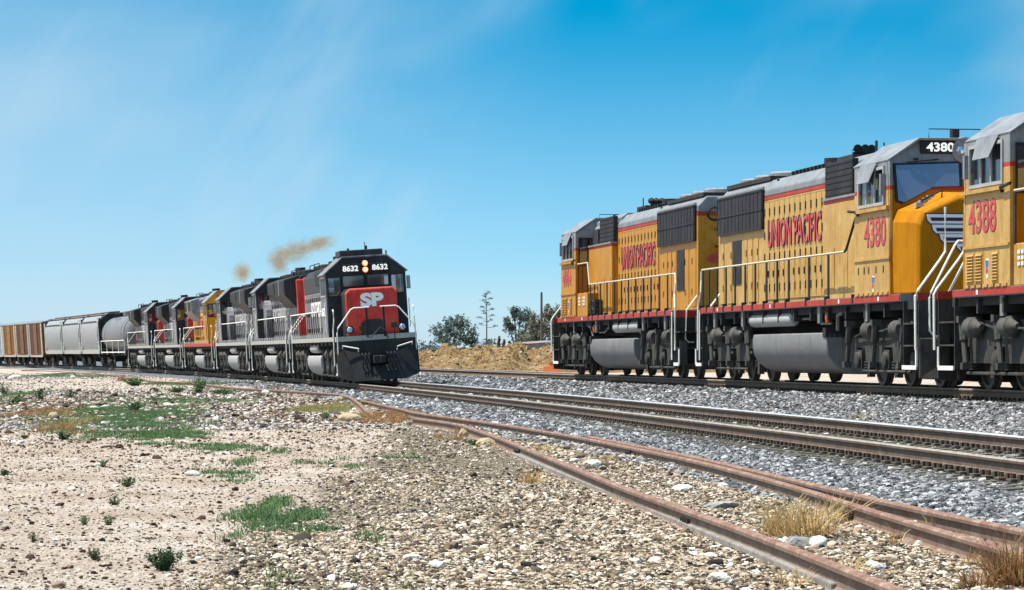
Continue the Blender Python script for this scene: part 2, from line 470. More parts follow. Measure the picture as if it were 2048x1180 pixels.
def coupler(parent, x, sgn):
    b = MB()
    b.box(-.55, .0, -.10, .10, .76, .98)
    b.box(-.10, .26, -.20, .12, .72, 1.02); b.box(.12, .34, .02, .22, .74, 1.00)
    o = b.build('coupler', M['under'], parent, bevel=.02, loc=(x, 0, 0), rot=(0, 0, 0 if sgn > 0 else math.pi))
    h = MB()
    for s in (-1, 1):
        for k in range(3):
            y = s * (.34 + .13 * k)
            h.tube([(-.1, y, 1.12), (.12, y, 1.05), (.16, y, .80), (.06, y, .48), (.16, y * .96, .40)], .028, 6)
    h.build('air_hose', M['rubber'], o)
    return o

def steps(parent, x0, x1, face, mat, edge):
    """corner step well with three treads at each side; face=+1 front end, -1 rear end"""
    for s in (-1, 1):
        b = MB()
        ya, yb = sorted((s * .98, s * 1.02))
        b.box(x0, x1, ya, yb, .38, 1.66)
        xa = x0 if face > 0 else x1 - .03
        b.box(xa, xa + .03, min(s * 1.02, s * 1.5), max(s * 1.02, s * 1.5), .38, 1.66)
        xb = x1 - .03 if face > 0 else x0
        b.box(xb, xb + .03, min(s * 1.30, s * 1.5), max(s * 1.30, s * 1.5), .38, 1.0)
        w = b.build('step_well', mat, parent)
        for z in (.40, .82, 1.24):
            t = MB(); t.box(x0 + .02, x1 - .02, min(s * 1.02, s * 1.50), max(s * 1.02, s * 1.50), z - .03, z)
            t.build('step', M['truck'], w)
            if z < .5:
                e = MB(); e.box(x0 + .02, x1 - .02, min(s * 1.50, s * 1.53), max(s * 1.50, s * 1.53), z - .05, z + .03)
                e.tube([(xb + .015, s * 1.515, .40), (xb + .015, s * 1.515, .78)], .028, 5)
                e.build('step_edge', edge, w)

def shield(parent, loc, face, w, h, name='emblem'):
    p = [(-.5, .42), (-.38, .5), (-.2, .44), (0, .5), (.2, .44), (.38, .5), (.5, .42), (.46, 0), (.3, -.32), (0, -.5), (-.3, -.32), (-.46, 0)]
    o = decal(parent, [(u * w, v * h) for u, v in p], loc, face, M['white_letter'], name)
    top = [(u * w * .92, v * h * .92 + (0.0 if v > .1 else 0)) for u, v in p[:7]] + [(.43 * w, .08 * h), (-.43 * w, .08 * h)]
    decal(o, top, (0, 0, 0), face, M['blue'], 'emblem_chief', out=.004)
    for k in range(-2, 3):
        decal(o, [(k * .16 * w - .04 * w, .05 * h), (k * .16 * w + .04 * w, .05 * h), (k * .14 * w + .035 * w, -.30 * h + abs(k) * .06 * h), (k * .14 * w - .035 * w, -.30 * h + abs(k) * .06 * h)], (0, 0, 0), face, M['red_letter'], 'emblem_stripe', out=.004)
    return o

# ---------------------------------------------------------------- the big yellow six-axle locomotive
SILL = 1.80
def yellow_loco():
    root = empty('diesel_locomotive')
    Y, G, RD = M['yellow'], M['upgrey'], M['upred']
    b = MB()
    b.box(-10.1, 9.6, -.55, .55, 1.12, 1.64); b.box(-9.8, 9.3, -1.42, 1.42, 1.50, 1.655)
    for x in np.arange(-9.0, 9.0, 1.5): b.box(x - .05, x + .05, -1.5, 1.5, 1.36, 1.62)
    b.build('underframe', M['under'], root)
    MB().box(-9.65, 8.85, -1.54, 1.54, 1.655, SILL).build('running_board', M['upgrey'], root)
    for s in (-1, 1):
        q = MB(); q.box(-9.63, 8.83, min(s * 1.543, s * 1.56), max(s * 1.543, s * 1.56), 1.672, SILL - .012)
        sl = q.build('sill_stripe', RD, root)
        for x in (-7.6, -2.0, 4.2, 7.3): MB().box(x - .05, x + .05, min(s * 1.56, s * 1.566), max(s * 1.56, s * 1.566), 1.69, 1.77).build('reflector', M['white_letter'], sl)
    # ---- long hood
    hw = .98
    MB().box(-10.15, 5.35, -hw, hw, SILL, 4.26).build('hood', Y, root, bevel=.02)
    MB().box(-10.16, 5.34, -hw - .004, hw + .004, 4.262, 4.34).build('hood_stripe', RD, root)
    MB().prism_x([(-hw, 4.342), (hw, 4.342), (hw, 4.5), (.74, 4.76), (-.74, 4.76), (-hw, 4.5)], -10.15, 5.35).build('hood_roof', G, root, bevel=.03)
    # doors
    def door():
        q = MB(); q.box(-.248, .248, 0, .006, -.01, 2.29, 1); q.box(-.232, .232, .006, .02, 0, 2.28)
        for z in (.28, 1.0, 1.5, 2.05): q.box(.16, .235, .02, .036, z - .085, z + .085, 1)
        for z in (.60, 1.78): q.box(-.22, -.15, .02, .038, z - .075, z + .075, 1)
        return q.mesh('hood_door', [Y, M['black']])
    for s in (-1, 1):
        for k in range(12):
            d = link('hood_door', shared('ud', door), root, loc=(-4.72 + k * .50, s * hw, 1.92), rot=(0, 0, 0 if s > 0 else math.pi))
        for k in range(5):
            x = (-9.7, -8.8, -7.1, -6.5, -5.9)[k]
            q = MB(); q.box(x - .24, x + .24, min(s * hw, s * (hw + .016)), max(s * hw, s * (hw + .016)), 1.9, 3.4)
            q.box(x + .17, x + .21, min(s * hw, s * (hw + .03)), max(s * hw, s * (hw + .03)), 2.2, 2.36, 1); q.box(x + .17, x + .21, min(s * hw, s * (hw + .03)), max(s * hw, s * (hw + .03)), 3.0, 3.16, 1)
            q.build('access_door', [Y, M['black']], root)
        q = MB(); q.box(-8.45, -7.5, min(s * hw, s * (hw + .02)), max(s * hw, s * (hw + .02)), 2.35, 3.42); q.build('air_intake', M['grille'], root)
        # radiator grille, proud of the hood
        q = MB(); q.box(-10.0, -5.05, min(s * hw, s * (hw + .07)), max(s * hw, s * (hw + .07)), 3.60, 4.52)
        g = q.build('radiator_grille', M['grille'], root, bevel=.015)
        q = MB()
        for x in np.linspace(-9.95, -5.1, 13): q.box(x - .015, x + .015, min(s * (hw + .07), s * (hw + .08)), max(s * (hw + .07), s * (hw + .08)), 3.62, 4.50)
        for z in (3.61, 4.06, 4.51): q.box(-10.0, -5.05, min(s * (hw + .07), s * (hw + .085)), max(s * (hw + .07), s * (hw + .085)), z - .02, z + .02)
        q.build('grille_bar', M['grille'], g)
        q = MB()
        q.box(-10.02, -5.03, min(s * hw, s * (hw + .06)), max(s * hw, s * (hw + .06)), 4.525, 4.60)
        q.build('grille_shelf', G, root, bevel=.02)
        # inertial filter cabinet and brake-resistor box
        q = MB(); q.box(1.35, 5.30, min(s * hw, s * 1.16), max(s * hw, s * 1.16), SILL, 3.86); c = q.build('filter_cabinet', Y, root, bevel=.02)
        q = MB(); q.box(1.34, 5.31, min(s * hw, s * 1.165), max(s * hw, s * 1.165), 3.862, 3.93); q.build('cabinet_stripe', RD, c)
        q = MB(); q.box(1.33, 5.31, min(s * hw, s * 1.19), max(s * hw, s * 1.19), 3.932, 3.98); q.build('cabinet_ledge', G, c)
        q = MB()
        for x in (1.9, 3.0, 4.1): q.box(x - .4, x + .4, min(s * 1.16, s * 1.172), max(s * 1.16, s * 1.172), 1.95, 2.9)
        q.build('cabinet_panel', Y, c)
        q = MB(); q.box(1.30, 3.60, min(s * hw, s * 1.12), max(s * hw, s * 1.12), 3.985, 4.74); g = q.build('resistor_grille', M['grille'], root, bevel=.015)
        q = MB()
        for z in np.linspace(4.05, 4.68, 6): q.box(1.32, 3.58, min(s * 1.12, s * 1.13), max(s * 1.12, s * 1.13), z - .012, z + .012)
        q.build('grille_bar', M['grille'], g)
        q = MB(); q.box(4.0, 4.9, min(s * hw, s * 1.10), max(s * hw, s * 1.10), 3.30 + .7, 4.45); q.build('blower_intake', M['grille'], root)
    # painted peel near the top of the doors, roof gear
    MB().prism_x([(-.9, 4.345), (.9, 4.345), (.9, 4.70), (.72, 4.83), (-.72, 4.83), (-.9, 4.70)], 1.15, 5.33).build('blower_housing', G, root, bevel=.02)
    for x in (-9.2, -7.65, -6.1): fan(root, x, 4.76)
    q = MB(); q.box(-10.0, -5.2, -.80, .80, 4.762, 4.86); q.build('fan_deck', M['under'], root)
    q = MB(); q.box(-3.6, -.4, -.55, .55, 4.76, 4.90); q.box(-.3, 1.1, -.45, .45, 4.76, 4.98)
    for x in np.linspace(-3.4, -.6, 9): q.box(x - .05, x + .05, -.72, .72, 4.76, 4.86)
    q.build('roof_hatch', M['under'], root)
    q = MB(); q.lathe_z([(4.9, .30), (5.08, .30), (5.08, .22), (4.92, .2)], -2.0, 0, 14); q.build('exhaust_stack', M['black'], root, True)
    q = MB(); q.tube([(.9, .3, 4.9), (.9, .3, 5.25)], .018, 5); q.tube([(3.6, -.6, 4.80), (3.6, -.6, 5.1)], .03, 6); q.build('antenna', M['black'], root)
    horn(root, .2, 0, 4.98)
    q = MB()
    for x, y in ((-4.4, -.8), (-4.4, .8), (1.25, -.8), (1.25, .8), (-10.0, .75), (-10.0, -.75)): q.tube([(x + .09 * math.cos(a), y, 4.66 + .09 * math.sin(a)) for a in np.linspace(0, 2 * math.pi, 10)], .018, 5)
    q.build('lifting_ring', M['black'], root)
    # rear end details
    q = MB(); q.tube([(-10.17, .55 + .17 * math.cos(a), 4.30 + .17 * math.sin(a)) for a in np.linspace(0, 2 * math.pi, 16)], .03, 5)
    q.tube([(-10.15, .05, 3.62), (-10.24, .0, 3.62), (-10.24, -.7, 3.62)], .03, 5)
    q.tube([(-10.15, .5, 3.90), (-10.24, .55, 3.90), (-10.24, -.45, 3.90), (-10.24, -.5, 3.45), (-10.24, .55, 3.45), (-10.15, .5, 3.45)], .028, 5)
    q.build('rear_grab_iron', M['black'], root)
    q = MB(); q.box(-10.168, -10.15, -.42, .42, 2.70, 3.35); q.build('rear_door', Y, root)
    for s in (-1, 1):
        q = MB(); q.box(-9.95, -9.65, s * 1.0 - .5, s * 1.0 + .5, 1.655, SILL); q.build('rear_platform', G, root)
    MB().box(-9.98, -9.93, -1.5, 1.5, .45, 1.60).build('rear_end_plate', M['under'], root)
    MB().box(-9.99, -9.92, -1.52, 1.52, 1.602, 1.78).build('rear_end_stripe', RD, root)
    steps(root, -10.35, -9.66, -1, M['truck'], M['handwhite'])
    # ---- cab
    zb, ze, zt, hr = SILL, 4.40, 4.84, .90
    wx0, wx1, wz0, wz1 = 5.85, 7.70, 3.62, 4.26
    cut = [SILL, 3.84, 3.92, ze]
    mif = lambda u, v: 0 if v < 3.84 else (1 if v < 3.92 else 2)
    for s in (-1, 1):
        w = MB().wall([5.43, 8.12], cut, [(wx0, wx1, wz0, wz1)], lambda u, v, t, s=s: (u, s * (1.55 - t), v), .05, mifn=mif).build('cab_side', [Y, RD, G], root)
        q = MB(); q.box(5.75, 8.1, min(s * 1.55, s * 1.62), max(s * 1.55, s * 1.62), 3.46, 3.53); q.box(5.45, 8.14, min(s * 1.55, s * 1.575), max(s * 1.55, s * 1.575), 2.50, 2.55); q.build('ledge', Y, w)
        q = MB()
        for x in np.linspace(5.7, 7.9, 7): q.box(x - .13, x + .13, min(s * 1.55, s * 1.58), max(s * 1.55, s * 1.58), 1.81, 1.86)
        q.build('sill_flange', Y, w)
        # window: frame, panes, awning, mirror
        f = MB()
        f.wall([wx0 - .06, wx1 + .06], [wz0 - .06, wz1 + .06], [(wx0, wx1, wz0, wz1)], lambda u, v, t, s=s: (u, s * (1.585 - t), v), .03)
        for x in (6.45, 7.05): f.box(x - .03, x + .03, min(s * 1.555, s * 1.585), max(s * 1.555, s * 1.585), wz0, wz1)
        f = f.build('cab_window', M['cylgrey'], w)
        for a, c in ((wx0 + .01, 6.41), (6.49, 7.01), (7.09, wx1 - .01)):
            q = MB(); q.box(a, c, min(s * 1.53, s * 1.54), max(s * 1.53, s * 1.54), wz0 + .01, wz1 - .01); q.build('pane', M['glass'], f)
        q = MB(); q.add([(6.0, s * 1.57, 4.42), (7.25, s * 1.57, 4.40), (7.1, s * 1.70, 4.03), (6.15, s * 1.70, 4.03), (6.0, s * 1.585, 4.41), (7.25, s * 1.585, 4.41), (7.1, s * 1.715, 4.035), (6.15, s * 1.715, 4.035)],
                        [(0, 1, 2, 3), (4, 7, 6, 5), (0, 4, 5, 1), (1, 5, 6, 2), (2, 6, 7, 3), (3, 7, 4, 0)]); q.build('sunshade', M['upgrey'], w)
        q = MB(); q.box(7.74, 7.84, min(s * 1.56, s * 1.66), max(s * 1.56, s * 1.66), 3.74, 4.16); q.build('mirror', M['upgrey'], w)
        q = MB(); q.tube([(5.2, s * 1.62, 3.54), (5.75, s * 1.62, 3.50), (5.8, s * 1.57, 3.42)], .03, 5); q.build('grab_iron', M['black'], w)
        if s > 0:      # louvred doors on the left side
            for x, dx in ((7.72, .20), (7.2, .20), (6.25, .16)):
                q = MB()
                q.box(x - dx - .03, x + dx + .03, 1.551, 1.558, 1.88, 2.44)
                for z in np.linspace(1.92, 2.36, 9): q.prism_x([(1.558, z), (1.592, z + .005), (1.558, z + .04)], x - dx, x + dx)
                q.build('louvre', Y, w)
            shield(w, (6.72, 1.552, 2.12), '+y', .16, .36)
        else:
            q = MB()
            for x in (5.75, 6.2, 6.55, 7.1, 7.65): q.box(x - .035, x + .035, -1.556, -1.55, 2.24, 2.38)
            q.build('latch_slot', M['black'], w)
            shield(w, (6.9, -1.552, 2.02), '-y', .16, .34)
    # rear and front walls
    w = MB().wall([-1.5, -.98, .98, 1.5], [SILL, 3.84, 3.92, 4.40], [(.98 + .06, 1.44, 3.40, 4.22), (-1.44, -1.04, 3.40, 4.22)], lambda u, v, t: (5.43 + t, u, v), .05, mifn=mif)
    w.prism_x([(-1.55, 4.40), (1.55, 4.40), (.9, 4.82), (-.9, 4.82)], 5.43, 5.48, 2)
    w = w.build('cab_rear_wall', [M['yellow_deep'], RD, G], root)
    for s in (-1, 1):
        q = MB(); q.wall([min(s * 1.02, s * 1.46), max(s * 1.02, s * 1.46)], [3.38, 4.24], [(min(s * 1.06, s * 1.42), max(s * 1.06, s * 1.42), 3.42, 4.20)], lambda u, v, t: (5.40 + t, u, v), .03)
        q = q.build('rear_window', M['black'], w)
        p = MB(); p.box(5.45, 5.456, min(s * 1.05, s * 1.43), max(s * 1.05, s * 1.43), 3.41, 4.21); p.build('pane', M['glass'], q)
    fx = lambda z: 8.16 - max(0, z - 3.2) * .16
    w = MB()
    for (z0, z1, mi) in ((SILL, 3.84, 0), (3.84, 3.92, 1), (3.92, 4.40, 2)):
        w.add([(fx(z0), -1.55, z0), (fx(z0), 1.55, z0), (fx(z1), 1.55, z1), (fx(z1), -1.55, z1), (fx(z0) - .06, -1.55, z0), (fx(z0) - .06, 1.55, z0), (fx(z1) - .06, 1.55, z1), (fx(z1) - .06, -1.55, z1)],
              [(0, 1, 2, 3), (7, 6, 5, 4), (0, 4, 5, 1), (2, 6, 7, 3), (0, 3, 7, 4), (1, 5, 6, 2)], mi)
    w.add([(fx(4.4), -1.55, 4.4), (fx(4.4), 1.55, 4.4), (fx(4.82), .9, 4.82), (fx(4.82), -.9, 4.82), (fx(4.4) - .06, -1.55, 4.4), (fx(4.4) - .06, 1.55, 4.4), (fx(4.82) - .06, .9, 4.82), (fx(4.82) - .06, -.9, 4.82)],
          [(0, 1, 2, 3), (7, 6, 5, 4), (0, 4, 5, 1), (2, 6, 7, 3), (0, 3, 7, 4), (1, 5, 6, 2)], 2)
    front = w.build('cab_front', [M['yellow_deep'], RD, G], root)
    for s in (-1, 1):
        pg = [(1.42, 4.33), (.12, 4.38), (.12, 3.92), (.66, 3.90), (1.27, 3.58), (1.40, 3.62)]
        c = np.mean(pg, 0)
        def slab(k, o0, o1):
            pp = [tuple(c + (np.array(p) - c) * (1 + k)) for p in pg]
            q = MB(); n = len(pp)
            vs = [(fx(z) + o0, s * y, z) for y, z in pp] + [(fx(z) + o1, s * y, z) for y, z in pp]
            q.add(vs, [tuple(range(n)), tuple(range(2 * n - 1, n - 1, -1))] + [(i, (i + 1) % n, n + (i + 1) % n, n + i) for i in range(n)])
            return q
        ws = slab(.06, .0, .025).build('windshield_frame', M['rubber'], front)
        slab(-.03, .02, .032).build('windshield', M['windshield'], ws)
        q = MB(); q.tube([(fx(4.4) + .05, s * .55, 4.44), (fx(4.4) + .09, s * .95, 4.40), (fx(4.36) + .06, s * 1.2, 4.38)], .016, 5); q.box(fx(4.4), fx(4.4) + .08, s * 1.0 - .04, s * 1.0 + .04, 4.42, 4.46)
        q.build('wiper', M['black'], front)
        q = MB(); q.box(fx(4.69) - .02, fx(4.69) + .06, s * .50 - .40, s * .50 + .40, 4.55, 4.81); nb = q.build('number_board', M['black'], root, bevel=.03)
    q = MB(); q.lathe_x([(fx(4.65) - .02, .28), (fx(4.65) + .08, .26), (fx(4.65) + .08, .22)], 0, 4.62, 16); hl = q.build('headlight', G, front, True)
    q = MB()
    for y in (-.1, .1): q.lathe_x([(fx(4.65) + .08, .085), (fx(4.65) + .10, .07), (fx(4.65) + .105, .005)], y, 4.62, 12)
    q.build('lens', M['lamp_off'], hl, True)
    rf = MB().loft([[(x, y, z) for y, z in ((-1.555, 4.395), (-.92, 4.81), (.92, 4.81), (1.555, 4.395), (1.565, 4.43), (.93, 4.86), (-.93, 4.86), (-1.565, 4.43))] for x in (5.38, 8.02)]).build('cab_roof', G, root, bevel=.01)
    q = MB(); q.tube([(7.6, -.62, 4.86), (7.6, -.62, 5.06), (7.6, .42, 5.06), (7.6, .42, 4.86)], .012, 5); q.build('antenna_frame', M['black'], rf)
    MB().box(7.5, 7.7, -.17, -.03, 4.86, 5.05).build('radio_antenna', M['black'], rf); MB().box(6.2, 6.6, -.5, -.2, 4.86, 4.96).build('radio_antenna', M['upgrey'], rf)
    MB().box(5.5, 8.1, -1.5, 1.5, SILL + .003, SILL + .06).build('cab_floor', M['under'], root)
    q = MB()
    for y in (-.9, .9):
        q.box(6.2, 6.7, y - .25, y + .25, 2.2, 2.9); q.box(6.1, 6.25, y - .25, y + .25, 2.9, 3.55)
    q.build('cab_seat', M['under'], root, bevel=.05)
    # ---- nose
    def ring(x, w, sh, tp, tw):
        return [(x, -w, SILL), (x, w, SILL), (x, w, sh), (x, w - .10, sh + .24), (x, tw, tp), (x, -tw, tp), (x, -w + .10, sh + .24), (x, -w, sh)]
    nose = MB().loft([ring(8.10, 1.50, 3.20, 3.80, .55), ring(8.6, 1.40, 3.18, 3.77, .53), ring(9.06, 1.29, 3.15, 3.70, .50), ring(9.13, 1.24, 3.10, 3.63, .47)]).build('nose', M['yellow_deep'], root, bevel=.03)
    q = MB(); q.box(9.13, 9.145, -.36, .36, 1.84, 3.45); dr = q.build('nose_door', M['yellow_deep'], nose)
    q = MB()
    for z in (2.2, 3.2): q.box(9.145, 9.165, -.36, -.30, z - .08, z + .08)
    q.build('hinge', M['black'], dr)
    for s in (-1, 1):
        q = MB()
        for k in range(4):   # non-slip treads and handles on the sloping nose top
            x = 8.24 + .15 * k; z = 3.60 - .02 * k
            y0 = .72 + .12 * k
            q.box(x, x + .13, min(s * y0, s * (y0 + .14)), max(s * y0, s * (y0 + .14)), 3.66 - .055 * k - .03, 3.72 - .055 * k)
        q.build('tread_plate', M['cylgrey'], nose)
        q = MB(); q.tube([(8.3, s * .9, 3.48), (8.34, s * .95, 3.66), (8.6, s * .95, 3.60), (8.64, s * .9, 3.44)], .02, 5); q.tube([(8.75, s * .7, 3.62), (8.8, s * .7, 3.80), (8.8, s * 1.1, 3.60), (8.78, s * 1.1, 3.34)], .02, 5); q.build('nose_handle', M['black'], nose)
        q = MB()
        for k in range(6): q.box(9.10 + k * .05, 9.13 + k * .05, min(s * 1.375, s * 1.39), max(s * 1.375, s * 1.39), 2.9, 3.0)
        # wings of the emblem: three bars stepping in
        for k, (a, c, z0, z1) in enumerate(((1.14, .30, 3.14, 3.36), (1.03, .30, 2.95, 3.16), (.88, .30, 2.78, 2.98), (.55, .30, 2.62, 2.80))):
            face = '+x'
            pg = [(s * a, z1), (s * c, z1), (s * c, z0), (s * (a - .10), z0), (s * (a - .03), z0 + .07)]
            pw = [(s * (a - .025), z1 - .022), (s * (c + .0), z1 - .022), (s * (c + .0), z0 + .022), (s * (a - .11), z0 + .022), (s * (a - .05), z0 + .085)]
            if s < 0: pg.reverse(); pw.reverse()
            wb = decal(nose, pg, (9.133, 0, -.02), '+x', M['navy_letter'], 'wing_bar', out=.002 + .001 * k)
            z0 += 0
            decal(wb, pw, (0, 0, 0), '+x', M['white_letter'], 'wing_stripe', out=.009 + .001 * k)
            pn = [(s * (a - .10), z1 - .085), (s * c, z1 - .085), (s * c, z1 - .15), (s * (a - .13), z1 - .15)]
            if s < 0: pn.reverse()
            decal(wb, pn, (0, 0, 0), '+x', M['navy_letter'], 'wing_stripe', out=.018 + .001 * k)
    shield(nose, (9.148, 0, 2.95), '+x', .62, .74)
    # ---- front platform, steps, rails, plough
    MB().box(8.86, 9.95, -1.0, 1.0, 1.655, SILL).build('front_platform', G, root)
    MB().box(9.92, 9.97, -1.5, 1.5, .55, 1.655).build('front_end_plate', M['truck'], root)
    MB().box(9.915, 9.975, -1.52, 1.52, 1.658, SILL + .002).build('front_end_stripe', RD, root)
    steps(root, 8.88, 9.90, 1, M['truck'], M['handwhite'])
    q = MB()
    q.loft([[(10.02, -1.5, .18), (10.02, -1.5, .95), (9.97, -1.5, .95), (9.97, -1.5, .18)], [(10.30, -.4, .12), (10.16, -.4, .95), (10.1, -.4, .95), (10.2, -.4, .12)], [(10.30, .4, .12), (10.16, .4, .95), (10.1, .4, .95), (10.2, .4, .12)], [(10.02, 1.5, .18), (10.02, 1.5, .95), (9.97, 1.5, .95), (9.97, 1.5, .18)]])
    q.build('plough', M['truck'], root, bevel=.02)
    q = MB(); q.prism_y([(9.97, 1.5), (10.2, 1.5), (10.2, 1.3), (9.97, 1.1)], -.75, .75); q.build('anticlimber', M['truck'], root)
    for s in (-1, 1):
        q = MB()
        q.tube([(9.96, s * .98, 3.42), (9.96, s * .98, 2.58), (9.96, s * 1.10, 2.40), (9.98, s * 1.52, 1.84), (9.98, s * 1.57, 1.74), (9.98, s * 1.56, .72)], .025, 6)
        q.tube([(9.96, s * .55, 2.78), (10.0, s * .74, 2.78), (10.0, s * .80, 2.70), (10.0, s * 1.27, 1.80), (10.0, s * 1.30, 1.70), (10.0, s * 1.29, 1.08), (10.0, s * 1.20, .98), (10.0, s * 1.05, .98)], .025, 6)
        q.build('front_handrail', M['handwhite'], root)
        q = MB()
        q.tube([(-9.68, s * 1.5, 2.75), (-9.75, s * 1.5, 2.72), (-9.8, s * 1.5, 2.5), (-9.78, s * 1.52, 2.2), (-9.95, s * 1.55, 1.86), (-9.97, s * 1.55, .75)], .024, 6)
        q.tube([(-9.95, s * .55, 2.75), (-9.99, s * .7, 2.75), (-9.99, s * .72, 2.5), (-10.02, s * 1.25, 1.80), (-10.02, s * 1.28, 1.05), (-10.0, s * 1.18, .96), (-10.0, s * 1.05, .96)], .024, 6)
        q.tube([(-9.66, s * 1.57, 1.75), (-9.66, s * 1.57, .5)], .02, 6)
        q.build('rear_handrail', M['handwhite'], root)
        # side rail and stanchions
        yr = s * 1.49
        if s < 0:
            q = MB(); q.tube([(-9.68, yr, 2.75), (4.40, yr, 2.75)], .024, 8); q.build('side_handrail', M['handcream'], root)
            q = MB(); q.tube([(4.40, yr, 2.75), (4.55, yr, 2.80), (5.28, yr, 3.40)], .028, 6); q.build('grab_iron', M['black'], root)
            xs = [-9.66, -8.9, -8.0, -6.95, -5.95, -4.85, -3.80, -2.65, -1.6, -.5, 1.35, 3.05]
            st = [(x, 2.74) for x in xs] + [(5.30, 3.42)]
        else:
            q = MB(); q.tube([(-9.68, yr, 2.75), (3.30, yr, 2.75), (3.62, yr, 3.42), (5.36, yr, 3.42)], .024, 8); q.build('side_handrail', M['handcream'], root)
            xs = [-8.7, -7.6, -6.4, -5.3, -4.2, -3.1, -2.0, -.9, .3, 1.4, 2.4, 3.1]
            st = [(x, 2.74) for x in xs]
            q = MB(); q.box(3.62, 5.40, 1.17, 1.50, SILL, 2.52); bb = q.build('battery_box', Y, root, bevel=.02)
            q = MB()
            for x in (4.05, 4.85):
                for i in range(2):
                    for k in range(3): q.box(x + i * .2 - .06, x + i * .2 + .06, 1.50, 1.52, 2.14 + k * .1, 2.20 + k * .1)
            q.build('vent_slot', M['handwhite'], bb)
            q = MB()
            for k in range(2): q.box(2.75, 3.60, 1.17, 1.46, 1.98 + k * .24, 2.02 + k * .24)
            q.box(2.9, 3.60, 1.17, 1.40, SILL + .01, 2.3); q.build('walkway_step', M['truck'], root)
            for x in (3.70, 4.55, 5.32):
                q = MB(); q.box(x - .035, x + .035, yr - .012, yr + .012, 2.50, 3.42); q.build('stanchion', M['black'], root)
        for x, zt_ in st:
            q = MB(); q.box(x - .058, x + .058, yr - .012, yr + .012, 1.70, zt_); q.box(x - .05, x + .05, yr - .02, s * 1.575 if s > 0 else yr + .02, 1.68, 1.86) if s > 0 else q.box(x - .05, x + .05, s * 1.575, yr + .02, 1.68, 1.86)
            q.build('stanchion', M['black'], root)
    # ---- tanks
    def tank_ring(x):
        pts = [(1.50, 1.10), (1.52, 1.0), (1.52, .80), (1.48, .62), (1.38, .46), (1.22, .33), (1.0, .25), (.8, .22)]
        return [(x, y, z) for y, z in pts] + [(x, -y, z) for y, z in reversed(pts)]
    ft = MB().loft([tank_ring(-3.95), tank_ring(3.0)]).build('fuel_tank', M['tank'], root, True, bevel=.03)
    q = MB(); q.box(2.75, 3.0, -1.54, 1.54, 1.0, 1.2); q.build('tank_bracket', M['under'], ft)
    for s in (-1, 1):
        q = MB(); q.lathe_x([(-4.55, .02), (-4.55, .10), (-4.48, .155), (-.6, .155), (-.5, .10), (-.5, .01)], s * 1.34, 1.42, 16); q.build('air_reservoir', M['cylgrey'], root, True)
        q = MB(); q.lathe_z([(1.30, .05), (1.42, .07), (1.52, .05)], 2.75, s * 1.42, 8); q.build('fuel_filler', M['amber'], root, True)
        q = MB()
        for x in (-8.3, 2.2, 6.1, -5.2): q.box(x - .10, x + .10, s * 1.46 - .03, s * 1.46 + .03, 1.30, 1.655)
        q.tube([(-.4, s * 1.3, 1.42), (1.2, s * 1.3, 1.42), (1.7, s * 1.3, 1.30), (2.6, s * 1.3, 1.30)], .03, 5)
        q.tube([(3.3, s * 1.35, 1.15), (3.5, s * 1.4, 1.45), (3.9, s * 1.4, 1.5)], .04, 6); q.build('jacking_pad', M['tank'], root)
    bogie(root, 6.95, flip=-1); bogie(root, -7.15, flip=1)
    coupler(root, 10.30, 1); coupler(root, -10.70, -1)
    return flatten(root)

